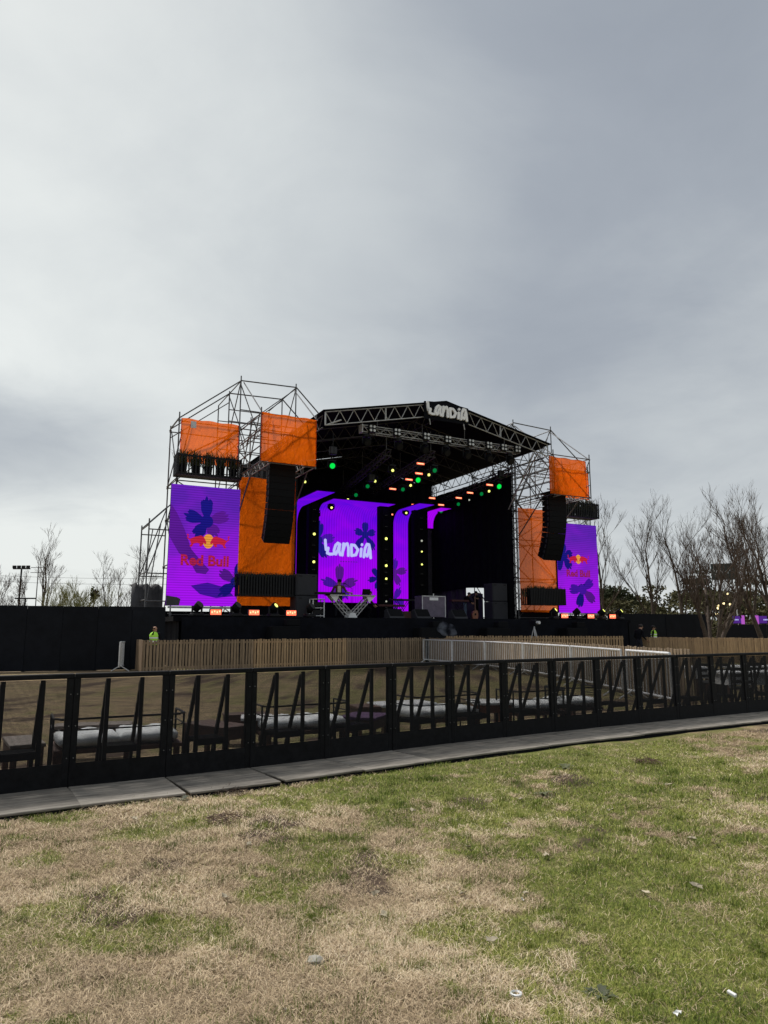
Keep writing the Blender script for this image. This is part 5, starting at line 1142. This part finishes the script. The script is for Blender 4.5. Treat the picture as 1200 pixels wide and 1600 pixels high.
bare_tree('low bare tree around the floodlight pole at far left', -.508, 68, 7.4, 10, .55, 1, .13, levels=5)
bare_tree('pale green budding shrub beyond the left hoarding', -.445, 48, 5.0, 12, .50, 5, .06, twig=TWIGG, levels=4, name='budding_shrub', group='budding shrubs beyond the left hoarding', twr=.8, dense=1.3)
bare_tree('olive budding shrub between the shrub and the cypress', -.418, 50, 5.4, 13, .50, 5, .06, twig=TWIGG, levels=4, name='budding_shrub', group='budding shrubs beyond the left hoarding', twr=.8, dense=1.3)
bare_tree('slim bare tree directly right of the right LED screen', .307, 56, 13.2, 21, .32, 1, .16, up=.40, first=.22, levels=5)
bare_tree('bare upright tree second from the right LED screen', .372, 56, 13.0, 22, .30, 1, .20, up=.42, first=.25, levels=5, dense=1.15, twr=.8)
bare_tree('leaning bare tree between the upright tree and the spreading one', .420, 60, 12.6, 23, .34, 1, .18, -.10, up=.4, levels=5, dense=1.15, twr=.8)
bare_tree('broad many-stemmed bare tree before the right hoarding', .455, 41, 8.2, 24, .34, 4, .12, up=.34, levels=5, dense=.85, twr=.8)
bare_tree('tall bare tree at the right picture edge with forked trunk', .535, 44, 11.2, 25, .40, 2, .16, up=.34, levels=5, dense=1.08, twr=.8)
bare_tree('second bare tree at the right picture edge behind the forked one', .512, 54, 12.2, 26, .34, 1, .17, .06, up=.42, levels=5, dense=1.15, twr=.8)
bare_tree('slim bare tree at the right edge between the two forked ones', .500, 50, 9.6, 28, .36, 1, .13, up=.40, levels=5, dense=1.15, twr=.8)
bare_tree('bare tree leaning in from beyond the right picture edge', .552, 47, 11.6, 29, .40, 1, .17, -.12, up=.40, levels=5, dense=1.2, twr=.8)
bare_tree('thin bare tree rising behind the spreading many-stemmed tree', .440, 66, 12.0, 27, .32, 1, .14, up=.42, levels=5, dense=1.15, twr=.8)
def leafy(label, t, d, h, wd, seed, m, n=2600, name='evergreen_tree', clumps=14, base=.03, group='evergreens behind the bare trees', leaf=.16):
    rng = np.random.default_rng(seed); x, y = bp(t, d); r = root(name, label, 'tree', (x, y, 0), 0, group)
    mb = MB(); mb.tube((0, 0, -.1), (wd*.03, 0, h*.55), .05*h**.6, .02*h**.6, n=7)
    for k in range(5): a = k*1.3; mb.tube((0, 0, h*(.25+.06*k)), (math.cos(a)*wd*.3, math.sin(a)*wd*.3, h*(.5+.07*k)), .03*h**.5, .012*h**.5, n=5)
    mb.build('trunk', BARK, r)
    cs_ = []
    for k in range(clumps):
        zf = rng.uniform(base, .92); rr = (1-abs(zf-.42)*1.2)*.36*wd; a = rng.uniform(0, 6.28); cs_.append((rr*math.cos(a), rr*math.sin(a), zf*h, wd*rng.uniform(.16, .28), h*rng.uniform(.07, .13)))
    w_ = np.array([c[3]**2 for c in cs_]); ci = rng.choice(clumps, n, p=w_/w_.sum()); C = np.array(cs_)[ci]
    dv = rng.normal(size=(n, 3)); dv /= np.linalg.norm(dv, axis=1)[:, None]; rad = rng.random(n)**.4
    P = C[:, :3]+dv*rad[:, None]*np.stack([C[:, 3], C[:, 3], C[:, 4]], 1)
    nr = rng.normal(size=(n, 3))+dv*.7; nr /= np.linalg.norm(nr, axis=1)[:, None]; tv = np.cross(nr, rng.normal(size=(n, 3))); tv /= np.linalg.norm(tv, axis=1)[:, None]; bv = np.cross(nr, tv)
    s = leaf*rng.uniform(.6, 1.5, n)[:, None]; Q = np.stack([P-tv*s, P+bv*s*.6, P+tv*s, P-bv*s*.6], 1).reshape(-1, 3)
    me = bpy.data.meshes.new('crown'); me.from_pydata(Q.tolist(), [], np.arange(4*n).reshape(-1, 4).tolist()); me.materials.append(m); put('crown', me, r)
for lb, t, d, h, wd, sd_, m in (('dark evergreen low beside the slim bare tree', .318, 92, 7.2, 6.5, 31, EVER), ('dark evergreen left behind the upright bare trees', .355, 95, 6.4, 7, 32, EVER), ('bushy olive evergreen behind the leaning bare tree', .396, 82, 7.2, 8.0, 33, OLIVE), ('tall dark evergreen behind the many-stemmed tree', .446, 80, 9.0, 5, 34, EVER), ('evergreen below the dark sign board', .474, 78, 6.0, 6, 35, EVER), ('broad domed pine at the right edge', .535, 84, 8.4, 14, 36, EVER), ('olive shrubbery tree between sign board and domed pine', .500, 74, 6.4, 9, 37, OLIVE), ('low dark evergreen at the foot of the right LED tower', .300, 84, 6.2, 4.5, 38, EVER)):
    leafy(lb, t, d, h, wd, sd_, m, 3200, leaf=.17)
for lb, t, d, h, wd, sd_, m in (('brown-green thicket behind the foot of the slim bare tree', .335, 70, 4.6, 9, 51, OLIVE), ('brown-green thicket behind the upright bare trees', .385, 72, 5.0, 10, 52, OLIVE), ('brown-green thicket behind the many-stemmed tree', .445, 68, 5.2, 10, 53, OLIVE), ('brown-green thicket behind the small violet screens', .512, 70, 4.8, 11, 54, OLIVE)): leafy(lb, t, d, h, wd, sd_, m, 2600, 'thicket', 16, .0, 'thickets behind the right hoarding', .15)
leafy('small dark cypress above the left hoarding', -.4065, 78, 6.2, 1.5, 41, EVER, 900, 'cypress', 8, .1, 'evergreens beyond the left hoarding', .12)
leafy('low evergreen hedge bush at the far left edge', -.50, 95, 4.2, 9, 42, OLIVE, 1500, 'hedge_bush', 8, .05, 'evergreens beyond the left hoarding', .16)

# far furniture: floodlight pole, lattice mast, wires, sign board, screens, bulbs
x, y = bp(-.5107, 78); r = root('floodlight_pole', 'floodlight pole with a crossbar of lamps at far left', 'lamp post', (x, y, 0)); MB().tube((0, 0, 0), (0, 0, 8.2), .13, .09, n=8).build('pole', BLK, r); MB().box((0, 0, 8.15), (1.9, .12, .12)).build('crossbar', BLK, r)
for k in range(4): MB().cbox((-.75+k*.5, -.1, 8.35), (.36, .25, .30), .03).build('lamp', BLK, r)
x, y = bp(-.487, 84); r = root('power_mast', 'thin power mast with arms carrying wires at far left', 'mast', (x, y, 0)); MB().tube((0, 0, 0), (0, 0, 9.0), .08, .05, n=6).build('pole', TUBE, r)
for z in (8.2, 8.8): MB().box((0, 0, z), (1.8, .06, .06)).build('arm', TUBE, r)
x, y = bp(-.502, 66); r = root('low_lamp', 'short double-headed lamp rising over the left hoarding', 'lamp post', (x, y, 0)); MB().tube((0, 0, 0), (0, 0, 4.4), .08, n=6).build('pole', BLK, r); MB().box((0, 0, 4.4), (1.9, .2, .12)).build('lamp_head', BLK, r)
def wire(lb, a, b, sag):
    pts = [Vector(a).lerp(Vector(b), i/16)+Vector((0, 0, -sag*4*(i/16)*(1-i/16))) for i in range(17)]; o = MB().path(pts, .016, 4).build('overhead_wire', BLKM); tag(o, lb, 'wire', 'overhead wires at far left')
wire('upper overhead wire running from the power mast at far left', (-60, 86, 8.8), (-16, 92, 8.4), .7); wire('lower overhead wire running from the power mast at far left', (-60, 85.6, 8.1), (-16, 91.6, 7.6), .7)
x, y = bp(.4775, 72); r = root('sign_board', 'dark green board with pale worn lettering on poles behind the bare trees', 'sign', (x, y, 0), R(-22))
MB().cbox((0, 0, 7.35), (2.2, .12, 1.65), .02).build('board', mat('sign_green', (.030, .040, .034), .7), r)
for s in (-1, 1): MB().tube((s*.8, .1, 0), (s*.8, .1, 7.6), .07, n=6).build('pole', TUBE, r)
rg = random.Random(2); mb = MB()
for k in range(14):
    x0 = -.85+.13*k; z0 = 7.35+rg.uniform(-.25, .2); mb.box((x0, -.07, z0), (.045, .012, rg.uniform(.2, .30)), Matrix.Rotation(rg.uniform(-.5, .5), 3, 'Y'))
mb.build('worn_lettering', GALV, r)
for lb, t, s in (('small violet screen with a pink edge on its right, above the far hoarding', .4935, 1), ('small violet screen with a pink edge on its left, at the picture edge', .526, -1)):
    x, y = bp(t, 50); r = root('small_screen', lb, 'screen', (x, y, 0), R(-18), 'small violet screens far right'); MB().bbox((-.35, 0, 1.98), (.35, .1, 2.52)).build('cabinet', BLKM, r); MB().bbox((-.34, -.008, 2.0), (.34, -.002, 2.5)).build('screen_face', emit('small_screen_violet', (.055, .014, .16), 1.0), r)
    MB().bbox((s*.18, -.016, 1.94), (s*.40, -.009, 2.54)).build('edge_strip', emit('small_screen_pink', (.36, .08, .42), .9), r)
    for k in range(4): MB().bbox((-s*.22+k*.09-.1, -.016, 2.2), (-s*.22+k*.09-.04, -.009, 2.29)).build('lettering', SWHT, r)
    for q in (-.25, .25): MB().tube((q, .05, 0), (q, .05, 2.0), .03).build('leg', BLK, r)
for i, (t, d, z) in enumerate(((.464, 45, 2.55), (.4665, 45, 2.9), (.4672, 45, 3.05), (.475, 48, 3.3), (.4835, 48, 3.25), (.507, 50, 3.0), (.481, 48, 3.95))):
    x, y = bp(t, d); r = root('string_bulb', f'small warm light bulb among the right trees, {ORD[i]} from the left', 'light bulb', (x, y, z), 0, 'string bulbs among the right trees'); MB().ball((0, 0, 0), .075, seg=8, rings=5).build('bulb', BULB_L, r); MB().tube((0, 0, .06), (0, 0, .14), .03).build('socket', BLK, r)
pts = [Vector((*bp(t, d), z+.15)) for t, d, z in ((.455, 44, 3.2), (.464, 45, 2.55), (.4665, 45, 2.9), (.4672, 45, 3.05), (.475, 48, 3.3), (.4835, 48, 3.25), (.507, 50, 3.0), (.55, 52, 3.4))]
tag(MB().path(pts, .012, 4).build('bulb_cord', BLKM), 'thin cord carrying the warm bulbs among the right trees', 'cord')
x, y = bp(.4955, 52); r = root('flag_pole', 'thin pale leaning pole above the small violet screens', 'pole', (x, y, 0)); MB().tube((0, 0, 0), (-.25, 0, 4.9), .04, n=6).build('shaft', GALV, r); MB().tube((0, 0, 0), (0, 0, .1), .2, n=8).build('base', GALV, r)

# ------------------------------------------------------------------ lawn blades
def in_lawn(x, y):
    lx, ly = np.array([-8.0, -3.23, .76, 6.2, 9.5, 12.0]), np.array([3.4, 6.36, 8.90, 11.90, 13.85, 15.1])
    return (y < np.interp(x, lx, ly)+.015)
def blades(name, label, n, greenish, lo, hi, wd, lean, seed, mcols):
    rng = np.random.default_rng(seed); m_ = int(n*3.2); y = 2.7*(13.2/2.7)**rng.random(m_); x = (rng.random(m_)*2-1)*(.68*y+.5)
    g = green_mask(x, y); pr_ = (0.06+.94*g**1.2) if greenish else (1.0-.93*g); cl = .30+.70*smooth(fbm(x*7, y*7, 91+seed, 3), .36, .58)*(.55+.45*smooth(fbm(x*2.2, y*2.2, 97, 3), .38, .55))
    k = (rng.random(m_) < pr_*cl*(1-.62*soil_mask(x, y))) & in_lawn(x, y); x, y, g = x[k][:n], y[k][:n], g[k][:n]; n = len(x)
    if greenish:                                         # distinct tufts standing in the straw
        m2 = 620; cy_ = 2.9*(12.0/2.9)**rng.random(m2); cx_ = (rng.random(m2)*2-1)*(.58*cy_+.2); keep = rng.random(m2) < .75; cx_, cy_ = cx_[keep], cy_[keep]
        q = 90; sg_ = rng.uniform(.02, .07, len(cx_))*(.6+.12*cy_); tx = np.repeat(cx_, q)+rng.normal(size=len(cx_)*q)*np.repeat(sg_, q); ty = np.repeat(cy_, q)+rng.normal(size=len(cx_)*q)*np.repeat(sg_, q)*.8
        k = in_lawn(tx, ty); x = np.concatenate([x, tx[k]]); y = np.concatenate([y, ty[k]]); n0 = n; n = len(x)
    far = np.clip(y/4.2, 1, 1.8); z = ground_z(x, y); ln = rng.uniform(lo, hi, n)*(.8+.2*far); a = rng.random(n)*2*np.pi; le = np.clip(rng.normal(lean, .18, n), .1, 1.5); w_ = wd*rng.uniform(.7, 1.3, n)*far
    if greenish: ln[n0:] *= 1.45; le[n0:] = np.clip(RNG.normal(.55, .25, n-n0), .1, 1.3)
    dx, dy = np.cos(a), np.sin(a); sx, sy = -dy*w_/2, dx*w_/2
    h1 = ln*.55*np.cos(le*.75); r1 = ln*.55*np.sin(le*.75); h2 = h1+ln*.45*np.cos(np.minimum(le*1.35, 1.65)); r2 = r1+ln*.45*np.sin(np.minimum(le*1.35, 1.65)); lift = (rng.random(n)*.018 if not greenish else 0)
    b = np.stack([x, y, z-.004+lift], 1); p1 = b+np.stack([dx*r1, dy*r1, h1], 1); p2 = b+np.stack([dx*r2, dy*r2, np.maximum(h2, .004)], 1); s = np.stack([sx, sy, np.zeros(n)], 1)
    vs = np.stack([b-s, b+s, p1+s*.8, p1-s*.8, p2], 1).reshape(-1, 3).astype(np.float32)
    me = bpy.data.meshes.new(name); me.vertices.add(5*n); me.vertices.foreach_set('co', vs.ravel()); o5 = np.arange(n)[:, None]*5
    loops = np.concatenate([o5+np.array([[0, 1, 2, 3]]), o5+np.array([[3, 2, 4]])], 1).ravel(); me.loops.add(7*n); me.loops.foreach_set('vertex_index', loops.astype(np.int32))
    st_ = (np.arange(n)[:, None]*7+np.array([[0, 4]])).ravel(); me.polygons.add(2*n); me.polygons.foreach_set('loop_start', st_.astype(np.int32)); me.polygons.foreach_set('loop_total', np.tile([4, 3], n).astype(np.int32)); me.update(calc_edges=True)
    at = me.attributes.new('tint', 'FLOAT', 'POINT'); tv = np.clip(rng.random(n)*.75+.25*smooth(fbm(x*1.3+3, y*1.3, 63, 3), .3, .7), 0, 1); tv = np.where(np.arange(n) >= (n0 if greenish else n), tv*.55, tv); at.data.foreach_set('value', np.repeat(tv, 5).astype(np.float32))
    m = bpy.data.materials.new(name); m.use_nodes = True; t = m.node_tree; bs = t.nodes['Principled BSDF']; bs.inputs['Roughness'].default_value = .75; bs.inputs['Specular IOR Level'].default_value = .2
    an = t.nodes.new('ShaderNodeAttribute'); an.attribute_name = 'tint'; r = t.nodes.new('ShaderNodeValToRGB'); t.links.new(an.outputs['Fac'], r.inputs[0]); e = r.color_ramp.elements
    e[0].color = (*mcols[0], 1); e[1].color = (*mcols[-1], 1)
    for i, c in enumerate(mcols[1:-1]): e.new((i+1)/(len(mcols)-1)).color = (*c, 1)
    t.links.new(r.outputs[0], bs.inputs['Base Color']); me.materials.append(m); tag(put(name, me), label, 'grass', kind='stuff')
blades('dry_grass', 'dry straw-coloured grass lying flat over the lawn', 430000, False, .018, .066, .0019, 1.46, 1, [(.09, .062, .038), (.36, .268, .165), (.60, .47, .31), (.84, .72, .53)])
blades('green_grass', 'short green grass growing in patches and tufts', 360000, True, .018, .050, .0022, .92, 2, [(.05, .085, .016), (.15, .20, .030), (.29, .31, .060), (.52, .47, .19)])

# scattered small things on the lawn
def gz(x, y): return float(ground_z(np.array([x]), np.array([y]))[0])
def blob(name, label, cat, x, y, sx, sy, sz, m, seed, group=None):
    rng = random.Random(seed); bm = bmesh.new(); bmesh.ops.create_icosphere(bm, subdivisions=2, radius=1)
    for v in bm.verts: v.co *= 1+rng.uniform(-.22, .22); v.co.x *= sx; v.co.y *= sy; v.co.z *= sz
    me = bpy.data.meshes.new(name); bm.to_mesh(me); bm.free(); me.materials.append(m); o = put(name, me); o.location = (x, y, gz(x, y)+sz*.35); o.rotation_euler = (0, 0, rng.uniform(0, 3)); tag(o, label, cat, group)
blob('stone', 'flat pale stone lying in the dry grass near the bottom of the picture', 'stone', -.34, 3.76, .045, .035, .022, STONE, 1)
blob('stone', 'small rusty pebble in the grass below the flat stone', 'stone', -.42, 3.33, .016, .013, .010, STONE, 2)
def leaf(label, x, y, s, rz, m, seed, name='fallen_leaf', cat='leaf', group='fallen pale leaves on the lawn'):
    rng = random.Random(seed); mb = MB(); n = 10; vs = [(0, 0, .006)]
    for i in range(n): a = 2*math.pi*i/n; q = s*(1-.35*(i % 2))*(1 if abs(math.cos(a)) > .5 else .6); vs.append((q*math.cos(a), q*math.sin(a), .006+rng.uniform(0, .014)))
    mb.add(vs, [(0, 1+i, 1+(i+1) % n) for i in range(n)]); mb.add([(v[0], v[1], v[2]-.002) for v in vs], [(0, 1+(i+1) % n, 1+i) for i in range(n)]); o = mb.build(name, m); o.location = (x, y, gz(x, y)+.02); o.rotation_euler = (rng.uniform(-.3, .3), rng.uniform(-.3, .3), rz); tag(o, label, cat, group)
LV = [(.48, 4.62, .035), (.62, 5.55, .03), (1.02, 6.2, .03), (2.0, 6.6, .035), (2.35, 5.75, .04), (1.58, 4.62, .045), (1.95, 4.75, .045), (2.45, 5.6, .035), (1.3, 7.1, .035), (.0, 4.3, .04), (-.05, 4.62, .03), (.55, 3.95, .035), (.86, 4.62, .03), (-.95, 4.55, .03), (-2.1, 6.3, .04)]
LV += [(2.9, 7.6, .04), (.25, 6.6, .035), (-1.0, 5.6, .035), (3.0, 6.9, .035), (1.15, 5.35, .04)]; LV.sort(key=lambda q: q[1])
for i, (x, y, s) in enumerate(LV): leaf(f'pale curled fallen leaf, {ORD[i]} nearest the camera of those on the lawn', x, y, s, i*1.3, DLEAF, i)
mb = MB().cbox((0, 0, .012), (.038, .016, .012), .002); o = mb.build('carton', PAPER); o.location = (1.50, 3.36, gz(1.5, 3.36)+.035); o.rotation_euler = (.1, .15, R(-55)); tag(o, 'small crushed white carton in the green grass at bottom right', 'litter')
leaf('torn scrap of white paper at the bottom edge on the right', 1.22, 3.24, .022, .4, PAPER, 31, 'paper_scrap', 'litter', None)
leaf('tiny white paper scrap in the middle of the lawn', .82, 4.52, .018, .9, PAPER, 32, 'paper_scrap', 'litter', None)
mb = MB(); n = 16
for i in range(n): a, b = 2*math.pi*i/n, 2*math.pi*(i+1)/n; mb.tube((.022*math.cos(a), .022*math.sin(a), 0), (.022*math.cos(b), .022*math.sin(b), 0), .006, n=5)
o = mb.build('plastic_ring', GALV); o.location = (.58, 3.42, gz(.58, 3.42)+.02); tag(o, 'small grey plastic ring on the bare straw', 'litter')
rs = random.Random(9)
for i, (x, y) in enumerate(((-1.55, 7.35), (-1.35, 6.35), (3.2, 9.0))):
    mb = MB()
    for k in range(90): a = rs.uniform(0, 6.28); q = rs.random()**.5*.16; c = Vector((q*math.cos(a), q*math.sin(a), rs.uniform(.0, .06*(1-q/.17)))); dd = Vector((rs.gauss(0, 1), rs.gauss(0, 1), rs.gauss(0, .4))).normalized()*rs.uniform(.03, .07); mb.tube(c-dd, c+dd, .002, n=3, cap=False)
    o = mb.build('straw_clump', BROWN if i else TWIG); o.location = (x, y, gz(x, y)+.02); tag(o, f'{("clump of dry stalks beside the foot plates at left", "tangled heap of brown straw on the left of the lawn", "tuft of dry stalks near the foot plates at right")[i]}', 'straw', kind='thing')
def weed(lb, x, y, s, seed):
    rng = random.Random(seed); mb = MB()
    for k in range(12):
        a = k*2.4; l = s*rng.uniform(.7, 1.1); d = Vector((math.cos(a), math.sin(a), rng.uniform(.3, .9))).normalized(); p = Vector((0, 0, 0)); m1 = p+d*l*.6; e = m1+Vector((d.x, d.y, -.1))*l*.45; sd_ = Vector((-d.y, d.x, 0)).normalized()*l*.16
        mb.add([p-sd_*.2, p+sd_*.2, m1+sd_, m1-sd_, e], [(0,1,2,3),(3,2,4)])
    o = mb.build('weed', LEAFD); o.location = (x, y, gz(x, y)); tag(o, lb, 'plant')
weed('broad-leaved weed in the grass at bottom centre-right', .95, 3.42, .09, 1); weed('low leafy weed on the lawn right of centre', 1.55, 7.3, .12, 2); weed('dark leafy weed near the foot plates at right', 2.1, 8.6, .14, 3); weed('green weed tuft before the left foot plates', -1.9, 7.0, .11, 4)
